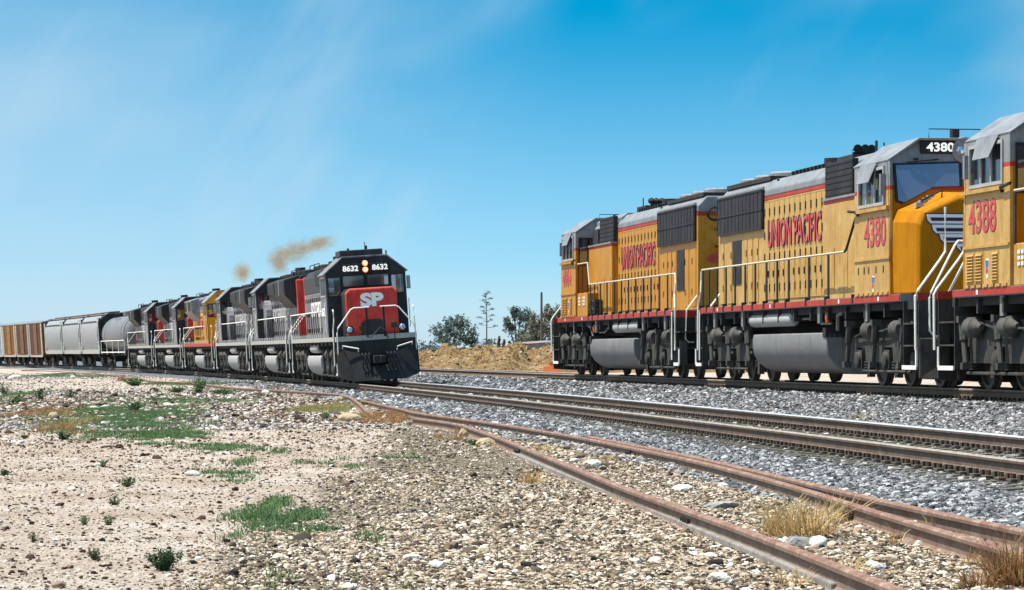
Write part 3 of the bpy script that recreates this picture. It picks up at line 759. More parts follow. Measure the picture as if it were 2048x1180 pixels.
# ---------------------------------------------------------------- the older road switchers
def road_switcher(num, body, side, endc, nosec, sillc, lead=False, name='diesel_locomotive', text='SOUTHERN PACIFIC', rtext=None, up=False):
    """low-nosed six-axle hood unit, forward = +x"""
    root = empty(name)
    HW = M['handwhite']
    q = MB(); q.box(-9.9, 9.3, -.55, .55, 1.12, 1.6); q.box(-9.5, 9.1, -1.4, 1.4, 1.46, 1.61)
    for x in np.arange(-9.0, 9.0, 1.6): q.box(x - .05, x + .05, -1.45, 1.45, 1.30, 1.58)
    q.build('underframe', M['under'], root)
    MB().box(-9.25, 9.1, -1.53, 1.53, 1.612, 1.78).build('running_board', M['under'], root)
    for s in (-1, 1):
        q = MB(); q.box(-9.24, 9.09, min(s * 1.533, s * 1.55), max(s * 1.533, s * 1.55), 1.62, 1.783); q.build('side_sill', sillc, root)
    hw = .90
    # hood in two tones, doors with louvre slits
    MB().box(-8.7, 4.9, -hw, hw, 1.78, 3.62).build('hood', side, root, bevel=.02)
    MB().prism_x([(-hw - .003, 3.622), (hw + .003, 3.622), (hw + .003, 4.28), (.66, 4.58), (-.66, 4.58), (-hw - .003, 4.28)], -8.7, 4.9).build('hood_roof', body, root, bevel=.03)
    MB().box(-8.85, -8.702, -hw - .01, hw + .01, 1.78, 4.40).build('hood_end', nosec, root, bevel=.05)
    q = MB()
    for s in (-1, 1):
        for k in range(15):
            x = -7.9 + k * .82
            q.box(x - .36, x + .36, min(s * hw, s * (hw + .014)), max(s * hw, s * (hw + .014)), 1.9, 3.55)
    hd = q.build('hood_door', side, root)
    q = MB()
    for s in (-1, 1):
        for k in range(15):
            x = -7.9 + k * .82
            for z in (2.1, 2.75, 3.35):
                for d in (-.28, .28): q.box(x + d - .04, x + d + .04, min(s * (hw + .014), s * (hw + .03)), max(s * (hw + .014), s * (hw + .03)), z - .08, z + .08)
    q.build('latch', M['black'], hd)
    # flared radiators at the rear and the dynamic-brake bulge amidships
    for s in (-1, 1):
      if not lead:
        q = MB(); q.loft([[(x, s * .895, 3.15), (x, s * 1.42, 3.75), (x, s * 1.42, 4.42), (x, s * .70, 4.60), (x, s * .60, 3.3)] for x in (-8.5, -3.9)]); fl = q.build('radiator_flare', body, root, bevel=.02)
        q = MB(); q.box(-8.3, -4.1, min(s * 1.42, s * 1.435), max(s * 1.42, s * 1.435), 3.80, 4.36); q.build('radiator_grille', M['grille'], fl)
        q = MB(); q.box(-6.35, -6.05, min(s * 1.42, s * 1.45), max(s * 1.42, s * 1.45), 3.76, 4.42); q.build('flare_rib', side, fl)
    for s in (-1, 1):
        q = MB(); q.loft([[(x, s * .895, 3.70), (x, s * 1.18, 3.95), (x, s * 1.18, 4.45), (x, s * .66, 4.62), (x, s * .55, 3.8)] for x in (-.9, 2.3)]); bk = q.build('brake_bulge', body, root, bevel=.02)
        q = MB(); q.box(-.7, 2.1, min(s * 1.18, s * 1.19), max(s * 1.18, s * 1.19), 4.0, 4.36); q.build('radiator_grille', M['grille'], bk)
        # blower duct with a rounded top behind the cab
        q = MB(); arc = [(4.1 + .75 * math.cos(a), 2.95 + .75 * math.sin(a)) for a in np.linspace(0, math.pi, 9)]
        q.prism_y([(4.85, 1.79)] + arc + [(3.35, 1.79)], min(s * hw, s * (hw + .32)), max(s * hw, s * (hw + .32))); q.build('blower_duct', side if s > 0 else side, root, bevel=.03)
    for x in (-7.6, -6.2, -4.8): fan(root, x, 4.58, .55, M['under'])
    for x in (.0, 1.4): fan(root, x, 4.58, .5, M['under'])
    q = MB(); q.box(-2.6, -1.6, -.4, .4, 4.58, 4.86); q.lathe_z([(4.8, .24), (5.05, .24), (5.05, .16), (4.9, .15)], -2.1, 0, 12); q.build('exhaust_stack', M['black'], root)
    q = MB()
    for y in (-.62, .62):
        q.tube([(-8.4, y, 4.6), (-8.4, y, 4.86), (-4.2, y, 4.86), (-4.2, y, 4.6)], .022, 5); q.tube([(-6.3, y, 4.6), (-6.3, y, 4.86)], .02, 5)
    q.build('roof_rail', M['black'], root)
    horn(root, 3.2, .2, 4.58)
    # ---- cab: walls with real window openings
    mif = None
    cb, ce, ct = 1.78, 4.16, 4.74
    for s in (-1, 1):
        w = MB().wall([4.92, 7.25], [cb, ce], [(5.3, 6.0, 3.38, 4.02), (6.12, 6.85, 3.38, 4.02)], lambda u, v, t, s=s: (u, s * (1.53 - t), v), .05).build('cab_side', side if not up else M['yellow'], root)
        f = MB()
        f.wall([5.24, 6.91], [3.32, 4.08], [(5.3, 6.0, 3.38, 4.02), (6.12, 6.85, 3.38, 4.02)], lambda u, v, t, s=s: (u, s * (1.55 - t), v), .019)
        f = f.build('cab_window', M['cylgrey'], w)
        for a, c in ((5.31, 5.99), (6.13, 6.84)):
            p = MB(); p.box(a, c, min(s * 1.50, s * 1.506), max(s * 1.50, s * 1.506), 3.39, 4.01); p.build('pane', M['glass'], f)
        q = MB(); q.box(7.00, 7.06, min(s * 1.58, s * 1.72), max(s * 1.58, s * 1.72), 3.45, 3.95); q.tube([(7.04, s * 1.5, 3.5), (7.04, s * 1.7, 3.5)], .015, 5); q.build('mirror', M['cylgrey'], w)
        q = MB(); q.tube([(7.2, s * 1.6, 3.1), (7.2, s * 1.6, 2.0)], .02, 5); q.tube([(4.95, s * 1.6, 3.1), (4.95, s * 1.6, 2.0)], .02, 5); q.build('grab_iron', HW if not up else M['black'], w)
    # front and rear walls
    def endwall(x, t, m, nm):
        w = MB().wall([-1.53, 1.53], [cb, ce], [(.98, 1.42, 3.32, 4.02), (-1.42, -.98, 3.32, 4.02)] + ([(.08, .86, 3.66, 4.05), (-.86, -.08, 3.66, 4.05)] if nm == 'cab_front' else []), lambda u, v, q_: (x + q_ * t, u, v), .05)
        a, b_ = sorted((x, x + .05 * t))
        w.prism_x([(-1.53, ce), (1.53, ce), (.82, ct), (-.82, ct)], a, b_)
        w = w.build(nm, m, root)
        for s in (-1, 1):
            wn_ = [(min(s * .98, s * 1.42), max(s * .98, s * 1.42), 3.32, 4.02)] + ([(min(s * .08, s * .86), max(s * .08, s * .86), 3.66, 4.05)] if nm == 'cab_front' else [])
            for h in wn_:
                g = MB().wall([h[0] - .04, h[1] + .04], [h[2] - .04, h[3] + .04], [h], lambda u, v, q_: (x - t * .02 + q_ * t, u, v), .018).build('end_window', M['rubber'], w)
                p = MB(); p.box(x + t * .03, x + t * .036, h[0] + .005, h[1] - .005, h[2] + .005, h[3] - .005); p.build('pane', M['glass'], g)
        return w
    front = endwall(7.25, -1, endc, 'cab_front')
    endwall(4.92, 1, endc, 'cab_rear_wall')
    rf = MB().loft([[(x, y, z) for y, z in ((-1.60, 4.11), (-.83, 4.74), (.83, 4.74), (1.60, 4.11), (1.62, 4.15), (.85, 4.80), (-.85, 4.80), (-1.62, 4.15))] for x in (4.86, 7.34)]).build('cab_roof', M['spgrey_light'] if not up else M['upgrey'], root, bevel=.01)
    if lead:
        q = MB(); q.box(5.6, 7.2, -.92, .72, 4.80, 5.03); q.build('air_conditioner', M['spgrey'], rf, bevel=.03)
        q = MB(); q.tube([(7.1, -.58, 5.0), (7.1, -.58, 5.1)], .05, 6); q.tube([(7.1, .1, 5.0), (7.1, .1, 5.17)], .06, 6); q.tube([(6.8, .1, 5.1), (6.8, .1, 5.32)], .015, 5); q.tube([(7.1, .86, 4.8), (7.1, .86, 4.95)], .03, 6); q.build('antenna', M['black'], rf)
    MB().box(4.98, 7.19, -1.47, 1.47, 1.783, 2.2).build('cab_floor', M['under'], root)
    q = MB()
    for y in (-1.0, .9): q.box(5.5, 6.0, y - .25, y + .25, 2.4, 2.9); q.box(5.42, 5.56, y - .25, y + .25, 2.9, 3.5)
    q.box(6.4, 6.9, .2, .8, 2.2, 3.4); q.build('cab_fittings', M['under'], root, bevel=.04)
    # numberboard / headlight box over the windscreen
    q = MB(); q.box(7.22, 7.36, -.86, .86, 4.16, 4.50); nb = q.build('number_board', M['black'], front, bevel=.02)
    if num:
        for s in (-1, 1): letters(nb, num, (7.362, s * .56, 4.33), '+x', .22, .60, M['number_lit'], fat=.035)
    q = MB()
    for z in (4.50, 4.26): q.lathe_x([(7.34, .14), (7.42, .14), (7.42, .11), (7.40, .10)], .0, z, 14)
    hl = q.build('headlight', M['black'], front, True)
    for z in (4.50, 4.26):
        q = MB(); q.lathe_x([(7.40, .115), (7.43, .10), (7.445, .005)], .0, z, 14); q.build('lens', M['lamp_on'] if lead else M['lamp_off'], hl, True)
        if lead: q = MB(); q.lathe_x([(7.44, .062), (7.452, .05), (7.456, .005)], .0, z, 12); q.build('bulb', M['bulb_on'], hl, True)
    # ---- low nose
    def ring(x, w, z): return [(x, -w, 1.78), (x, w, 1.78), (x, w, z - .16), (x, w - .16, z), (x, -w + .16, z), (x, -w, z - .16)]
    nose = MB().loft([ring(7.2, .98, 3.56), ring(8.70, .96, 3.54)]).build('nose', body if not up else M['yellow'], root, bevel=.03)
    nf = MB().loft([ring(8.702, .975, 3.555), ring(8.76, .97, 3.55), ring(8.80, .94, 3.50)]).build('nose_front', nosec, nose, bevel=.02)
    if lead:
        letters(nf, 'SP', (8.805, .02, 3.10), '+x', .52, .88, M['white_letter'], fat=.055, depth=.008)
        q = MB(); q.prism_x([(-.45, 1.78), (.45, 1.78), (.45, 2.22), (.25, 2.36), (-.25, 2.36), (-.45, 2.22)], 8.80, 8.83); q.build('nose_patch', M['spgrey'], nf)
    elif not up:
        letters(nf, 'SP', (8.805, .02, 3.10), '+x', .5, .84, M['white_letter'], fat=.055, depth=.008)
    # number under the cab window, road name on the hood
    for s, fc in ((-1, '-y'), (1, '+y')):
        if num: letters(root, num, (6.0, s * 1.552, 2.75), fc, .32, 1.1, M['white_letter'] if not up else M['red_letter'], fat=.03)
        letters(root, text, (-1.4, s * (hw + .032), 2.95), fc, .62, 8.4, (M['white_letter'] if lead else M['faded_letter']) if not up else M['red_letter'], fat=.02)
    # ---- ends
    MB().box(9.1, 9.72, -1.5, 1.5, 1.60, 1.78).build('front_platform', sillc, root)
    MB().box(-9.75, -9.26, -1.5, 1.5, 1.60, 1.78).build('rear_platform', sillc, root)
    MB().box(9.66, 9.72, -1.48, 1.48, .70, 1.598).build('front_end_plate', M['under'], root)
    MB().box(-9.75, -9.70, -1.48, 1.48, .45, 1.598).build('rear_end_plate', M['under'], root)
    steps(root, 9.12, 9.64, 1, M['under'], HW); steps(root, -9.70, -9.28, -1, M['under'], HW)
    # V-shaped plough: the upper edge sweeps down to the coupler
    q = MB()
    prof = [(-1.52, 9.80, 1.40, .34), (-1.46, 9.86, 1.37, .26), (-.95, 10.02, 1.20, .10), (-.34, 10.16, 1.05, .10), (.34, 10.16, 1.05, .10), (.95, 10.02, 1.20, .10), (1.46, 9.86, 1.37, .26), (1.52, 9.80, 1.40, .34)]
    if lead:
        for i in range(len(prof) - 1):
            (ya, xa, ta, ba), (yb, xb, tb, bb) = prof[i], prof[i + 1]
            if abs(ya) < .5 and abs(yb) < .5: ta = tb = .66
            q.loft([[(xa - .18, ya, ta), (xa + .06, ya, ba), (xa, ya, ba), (xa - .24, ya, ta)], [(xb - .18, yb, tb), (xb + .06, yb, bb), (xb, yb, bb), (xb - .24, yb, tb)]])
        pl = q.build('plough', M['black'], root)
        q = MB()
        for s in (-1, 1):
            q.tube([(9.76, s * 1.30, 1.34), (9.88, s * 1.30, 1.44), (9.95, s * .72, 1.30), (9.84, s * .72, 1.18)], .025, 5)
        q.build('plough_step', HW, pl)
    else:
        MB().box(9.72, 9.78, -1.4, 1.4, .25, .8).build('pilot', M['under'], root)
    for e in (1, -1):
        xe = 9.70 if e > 0 else -9.73
        for s in (-1, 1):
            q = MB()
            q.tube([(xe - e * .05, s * .2, 2.82), (xe - e * .05, s * .78, 2.82), (xe - e * .05, s * .90, 2.76), (xe, s * 1.42, 2.10), (xe, s * 1.46, 1.9), (xe + .0, s * 1.46, .95)], .028, 6)
            q.tube([(e * 9.05 if e > 0 else -9.2, s * 1.50, 2.80), (e * 9.2, s * 1.50, 2.74), (e * 9.22, s * 1.50, 2.4), (e * 9.10, s * 1.54, 2.05), (e * 9.10, s * 1.56, .70)], .026, 6)
            q.build('end_handrail', HW, root)
            q = MB(); q.box(xe - .03, xe + .03, s * .32 - .035, s * .32 + .035, 1.7, 2.80); q.build('stanchion', M['black'], root)
        if e > 0:
            for s in (-1, 1):
                q = MB(); q.lathe_x([(xe - .20, .03), (xe - .16, .15), (xe + .06, .16), (xe + .06, .13)], s * .98, 2.02, 14); dl = q.build('ditch_light', M['black'], root, True)
                q = MB(); q.lathe_x([(xe + .04, .13), (xe + .08, .09), (xe + .09, .005)], s * .98, 2.02, 14); q.build('lens', M['lamp_off'], dl, True)
            q = MB(); q.tube([(xe + .04, -.5, 2.02), (xe + .06, -.42, 1.82), (xe + .08, -.25, 1.68), (xe + .08, -.05, 1.85), (xe + .08, .15, 2.05), (xe + .08, .32, 1.95), (xe + .06, .42, 1.62)], .022, 6)
            q.box(xe, xe + .05, -.62, -.42, 1.98, 2.12); q.box(xe, xe + .05, .56, .80, 2.0, 2.2); q.tube([(xe + .03, .68, 2.0), (xe + .03, .68, 1.6)], .02, 5); q.build('jumper_cable', M['truck'], root)
    # side rails
    for s in (-1, 1):
        q = MB(); q.tube([(-9.2, s * 1.50, 2.80), (4.85, s * 1.50, 2.80)], .026, 6); q.build('side_handrail', HW, root)
        for k in range(16):
            x = -9.0 + k * .92
            q = MB(); q.box(x - .03, x + .03, s * 1.50 - .012, s * 1.50 + .012, 1.98, 2.79, 0); q.box(x - .045, x + .045, s * 1.50 - .02, s * 1.50 + .02, 1.66, 1.92, 1); q.build('stanchion', [M['black'], HW], root)
        q = MB(); q.lathe_x([(-1.6, .02), (-1.6, .12), (-1.5, .18), (1.1, .18), (1.2, .12), (1.2, .02)], s * 1.30, 1.36, 14); q.build('air_reservoir', M['cylgrey'], root, True)
    def tank_ring(x):
        pts = [(1.44, 1.08), (1.48, .95), (1.48, .74), (1.42, .56), (1.30, .40), (1.1, .28), (.85, .22)]
        return [(x, y, z) for y, z in pts] + [(x, -y, z) for y, z in reversed(pts)]
    MB().loft([tank_ring(-2.9), tank_ring(2.7)]).build('fuel_tank', M['cylgrey'], root, True, bevel=.03)
    bogie(root, 6.2, r=.51, flip=-1); bogie(root, -6.2, r=.51, flip=1)
    coupler(root, 9.98, 1); coupler(root, -10.0, -1)
    return flatten(root)

# ---------------------------------------------------------------- freight cars
def freight_bogie(parent, xc):
    q = MB()
    for s in (-1, 1):
        q.prism_y([(-1.15, .62), (-.9, .72), (-.3, .86), (.3, .86), (.9, .72), (1.15, .62), (1.15, .44), (.8, .42), (.4, .24), (-.4, .24), (-.8, .42), (-1.15, .44)], s * 1.05 - .07, s * 1.05 + .07)
    q.box(-.25, .25, -1.1, 1.1, .5, .95)
    b = q.build('bogie', M['truck'], parent, loc=(xc, 0, 0))
    for x in (-.89, .89):
        for s in (-1, 1): link('wheel', shared(('w', .46, s), lambda: wheel_mesh(.46, s * .68, s * .82)), b, loc=(x, 0, .46))
    return b

def ladder(parent, x, y, z0, z1, nx=0, name='ladder', mat=None, w=.42):
    q = MB()
    s = 1 if y > 0 else -1
    if nx == 0:
        for dx in (-w / 2, w / 2): q.box(x + dx - .025, x + dx + .025, y - .03, y + .03, z0, z1)
        for z in np.arange(z0 + .15, z1, .36): q.box(x - w / 2, x + w / 2, y - .025, y + .025, z - .02, z + .02)
    return q.build(name, mat or M['handwhite'], parent)

def hopper_car(L, mat):
    root = empty('hopper_wagon')
    h = L / 2
    def ring(x, k=1.0):
        pts = [(.55, 4.55), (1.05, 4.36), (1.40, 3.95), (1.56, 3.3), (1.58, 2.7), (1.50, 2.1), (1.36, 1.55)]
        return [(x, y * k, z) for y, z in pts] + [(x, -y * k, z) for y, z in reversed(pts)]
    q = MB(); q.loft([ring(-h + .9), ring(h - .9)]); body = q.build('hopper_body', mat, root, True)
    q = MB()
    for s in (-1, 1): q.box(-h + .5, h - .5, s * 1.42 - .05, s * 1.42 + .05, 1.22, 1.56)
    q.box(-h + .4, h - .4, -.3, .3, .95, 1.25); q.build('side_sill', M['sill_white'], root)
    q = MB()
    for e in (-1, 1):
        q.loft([[(e * (h - .9), -1.3, 3.4), (e * (h - .9), 1.3, 3.4), (e * (h - .95), 1.3, 3.2), (e * (h - .95), -1.3, 3.2)], [(e * (h - 3.2), -1.0, 1.0), (e * (h - 3.2), 1.0, 1.0), (e * (h - 3.3), 1.0, .9), (e * (h - 3.3), -1.0, .9)]])
        for y in (-1.35, 1.35): q.box(e * (h - .55) - .06, e * (h - .55) + .06, y - .06, y + .06, 1.2, 4.2)
    q.loft([[(e * (h - .88) , y, z) for y, z in ((-.6, 4.5), (.6, 4.5), (1.4, 3.9), (1.52, 3.0), (1.45, 2.0), (1.3, 1.6), (-1.3, 1.6), (-1.45, 2.0), (-1.52, 3.0), (-1.4, 3.9))], [(e * (h - .86), y, z) for y, z in ((-.6, 4.5), (.6, 4.5), (1.4, 3.9), (1.52, 3.0), (1.45, 2.0), (1.3, 1.6), (-1.3, 1.6), (-1.45, 2.0), (-1.52, 3.0), (-1.4, 3.9))]])  # dark cap: the shade on the hopper end is put into its colour
    q.build('end_frame_shade', M['under'], root)
    q = MB()
    for k in range(3):
        x = (-1 + k) * (L - 6.4) / 2.2
        q.loft([[(x - 1.5, -1.2, 1.5), (x + 1.5, -1.2, 1.5), (x + 1.5, 1.2, 1.5), (x - 1.5, 1.2, 1.5)], [(x - .3, -.4, .45), (x + .3, -.4, .45), (x + .3, .4, .45), (x - .3, .4, .45)]])
    q.build('discharge_chute', M['under'], root)
    q = MB(); q.box(-h + .9, h - .9, -.45, .45, 4.56, 4.66)
    for s in (-1, 1): q.box(-h + .9, h - .9, s * .95 - .16, s * .95 + .16, 4.50, 4.56)
    q.build('roof_walk', M['box_brown'], root)
    q = MB()
    for s in (-1, 1): q.box(-h + .9, h - .9, min(s * 1.40, s * 1.47), max(s * 1.40, s * 1.47), 3.90, 3.96)
    q.build('side_rib', M['under'], body)
    for e in (-1, 1):
        for s in (-1, 1): ladder(root, e * (h - .72), s * 1.50, 1.3, 4.2)
        freight_bogie(root, e * (h - 2.6)); coupler(root, e * (h - .2), e)
    return root

def tank_car(L):
    root = empty('tank_wagon')
    h = L / 2; r = 1.42; zc = 2.72
    def head(e):
        return [(e * (h - 1.0 - .0), r), (e * (h - .75), r * .93), (e * (h - .56), r * .72), (e * (h - .45), r * .4), (e * (h - .42), .02)]
    prof = [(x, q_) for x, q_ in reversed(head(-1))] + head(1)
    t = MB().lathe_x(prof, 0, zc, 32).build('tank_barrel', M['tankcar'], root, True)
    q = MB()
    for x in (-h + 3.2, -h + 1.0, h - 3.2, h - 1.0): q.lathe_x([(x - .05, r), (x - .05, r + .025), (x + .05, r + .025), (x + .05, r)], 0, zc, 32)
    q.build('tank_band', M['hopper_dark'], t)
    q = MB(); q.lathe_z([(zc + r - .1, .45), (zc + r + .35, .45), (zc + r + .40, .3), (zc + r + .40, .02)], 0, 0, 16); q.build('dome', M['tankcar'], t, True)
    q = MB()
    for s in (-1, 1):
        q.tube([(-1.6, s * .9, zc + r + .25), (1.6, s * .9, zc + r + .25)], .025, 5)
        for x in (-1.6, 0, 1.6): q.tube([(x, s * .9, zc + r - .3), (x, s * .9, zc + r + .25)], .02, 5)
    q.build('dome_rail', M['under'], root)
    q = MB(); q.box(-h + .4, h - .4, -.35, .35, 1.0, 1.32)
    for e in (-1, 1):
        q.box(e * (h - 2.6) - .7, e * (h - 2.6) + .7, -1.25, 1.25, 1.1, 1.5); q.box(e * (h - .7) - .5, e * (h - .7) + .5, -1.45, 1.45, 1.14, 1.24)
    q.build('underframe', M['under'], root)
    q = MB()
    for s in (-1, 1):
        q.tube([(-h + .3, s * 1.48, 2.25), (h - .3, s * 1.48, 2.25)], .03, 5)
        q.box(-h + .3, h - .3, s * 1.46 - .04, s * 1.46 + .04, 1.30, 1.38)
        for x in np.linspace(-h + .35, h - .35, 5): q.tube([(x, s * 1.48, 1.2), (x, s * 1.48, 2.25)], .02, 5)
    q.build('side_handrail', M['handwhite'], root)
    for e in (-1, 1):
        freight_bogie(root, e * (h - 2.4)); coupler(root, e * (h - .2), e)
    return root

def box_car(L, mat, roofm):
    root = empty('boxcar')
    h = L / 2
    body = MB().box(-h + .35, h - .35, -1.48, 1.48, 1.10, 4.30).build('box_body', mat, root, bevel=.03)
    MB().prism_x([(-1.52, 4.302), (1.52, 4.302), (1.50, 4.38), (0, 4.58), (-1.50, 4.38)], -h + .3, h - .3).build('roof', roofm, root)
    q = MB()
    for s in (-1, 1):
        for x in np.arange(-h + 1.0, h - .6, .9):
            if abs(x) > 1.6: q.box(x - .05, x + .05, s * 1.48 - .04, s * 1.48 + .04, 1.2, 4.28)
    q.build('side_post', mat, body)
    for s in (-1, 1):
        d = MB(); d.box(-1.5, 1.5, min(s * 1.48, s * 1.56), max(s * 1.48, s * 1.56), 1.25, 4.2)
        for z in (2.0, 2.75, 3.5): d.box(-1.45, 1.45, min(s * 1.56, s * 1.585), max(s * 1.56, s * 1.585), z - .05, z + .05)
        d.build('sliding_door', mat, root)
        q = MB(); q.box(-h + .5, h - .5, min(s * 1.48, s * 1.55), max(s * 1.48, s * 1.55), .92, 1.10); q.build('side_sill', M['sill_white'], root)
        for e in (-1, 1): ladder(root, e * (h - .75), s * 1.53, 1.0, 4.25, w=.55)
    q = MB()
    for e in (-1, 1):
        for z in np.arange(1.5, 4.2, .3): q.box(e * (h - .35) - .05, e * (h - .35) + .05, -1.4, 1.4, z - .07, z + .07)
    q.build('end_corrugation', mat, body)
    MB().box(-h + .4, h - .4, -.4, .4, .72, 1.09).build('underframe', M['under'], root)
    for e in (-1, 1):
        freight_bogie(root, e * (h - 2.3)); coupler(root, e * (h - .2), e)
    return root

# ---------------------------------------------------------------- track alignment (metres; y runs away from the camera)
_S = np.linspace(-80, 900, 1961)
_k = 0.00053 * np.clip((_S + 23.9) / 60.0, 0, 1)
_ds = _S[1] - _S[0]
_th = np.concatenate([[0], np.cumsum((_k[1:] + _k[:-1]) / 2 * _ds)])
_i0 = int(np.argmin(abs(_S)))
_th = _th - _th[_i0] + 0.10662
_X = np.concatenate([[0], np.cumsum(-np.sin((_th[1:] + _th[:-1]) / 2) * _ds)])
_Y = np.concatenate([[0], np.cumsum(np.cos((_th[1:] + _th[:-1]) / 2) * _ds)])
_X = _X - _X[_i0] + 6.6994
_Y = _Y - _Y[_i0] + 25.1555
def curve_at(s):
    return float(np.interp(s, _S, _X)), float(np.interp(s, _S, _Y)), float(np.interp(s, _S, _th))
Z_NEAR, Z_FAR = EYE - 1.069, EYE - 0.971       # railheads of the curved main (canted)
CANT = math.atan2(Z_FAR - Z_NEAR, 1.5)
Z_MAIN = (Z_NEAR + Z_FAR) / 2
UTH = 0.1482
UX0, UY0, UZ = 1.483 + 1.55 * math.cos(UTH), 100.35 + 1.55 * math.sin(UTH), EYE - 0.627
def straight_at(s):                             # s grows towards the camera
    return UX0 + s * math.sin(UTH), UY0 - s * math.cos(UTH)

# ---------------------------------------------------------------- terrain
def smooth_noise(x, y, seed=0):
    r = np.random.default_rng(100 + seed)
    t = np.zeros_like(x, dtype=float)
    for k in range(7):
        a = r.uniform(0, 2 * math.pi); f = r.uniform(.5, 1.6)
        t += np.sin((x * math.cos(a) + y * math.sin(a)) * f + r.uniform(0, 6.28)) / 7
    return t
def lat_main(x, y):
    return (x - np.interp(y, _Y, _X)) * np.cos(np.interp(y, _Y, _th))
def lat_up(x, y):
    return (x - (UX0 + (UY0 - y) * math.tan(UTH))) * math.cos(UTH)
def sstep(a, b, t):
    t = np.clip((t - a) / (b - a), 0, 1); return t * t * (3 - 2 * t)
def terrain(x, y):
    x = np.asarray(x, float); y = np.asarray(y, float)
    base = 0.015 + .035 * smooth_noise(x * .35, y * .35, 1) + .012 * smooth_noise(x * 2.2, y * 2.2, 2) + .006 * smooth_noise(x * 6, y * 6, 3)
    base = base + .10 * sstep(60, 200, y)
    d = lat_main(x, y); du = lat_up(x, y)
    fade = sstep(420, 700, y)
    bed = Z_MAIN - .185 - .045 + .065 * np.clip(d, -1.7, 1.7)
    t1 = sstep(-3.5, -1.75, d)
    z = base * (1 - t1) + bed * t1
    ub = UZ - .185 - .04
    sep = np.maximum(d - du, 3.6)
    tt = np.clip((d - 1.7) / np.maximum(sep - 3.3, .3), 0, 1)
    mid = (Z_MAIN - .12) * (1 - tt) + ub * tt - .10 * np.sin(math.pi * tt)
    z = np.where(d > 1.7, mid, z)
    z = np.where((du > -1.65) & (d > 1.7), ub, z)
    far = ub - .12 * sstep(1.65, 2.8, du) + .02 * smooth_noise(x, y, 5) * sstep(2.5, 4, du)
    z = np.where(du > 1.65, far, z)
    return z * (1 - fade) + .2 * fade
def ground(x, y): return float(terrain(np.array([x]), np.array([y]))[0])
def at(px, py, z=None):
    """the place on the ground that the photo shows at a pixel"""
    u, v = (px - 1024) / FPX, (py - HZ) / FPX
    Yv = np.concatenate([np.arange(10, 150, .05), np.arange(150, 420, .25)])
    h = EYE - v * Yv - (terrain(u * Yv, Yv) if z is None else z)
    i = np.argmax(h < 0) if (h < 0).any() else len(Yv) - 1
    y = float(Yv[i]); x = u * y
    return x, y, (ground(x, y) if z is None else z)

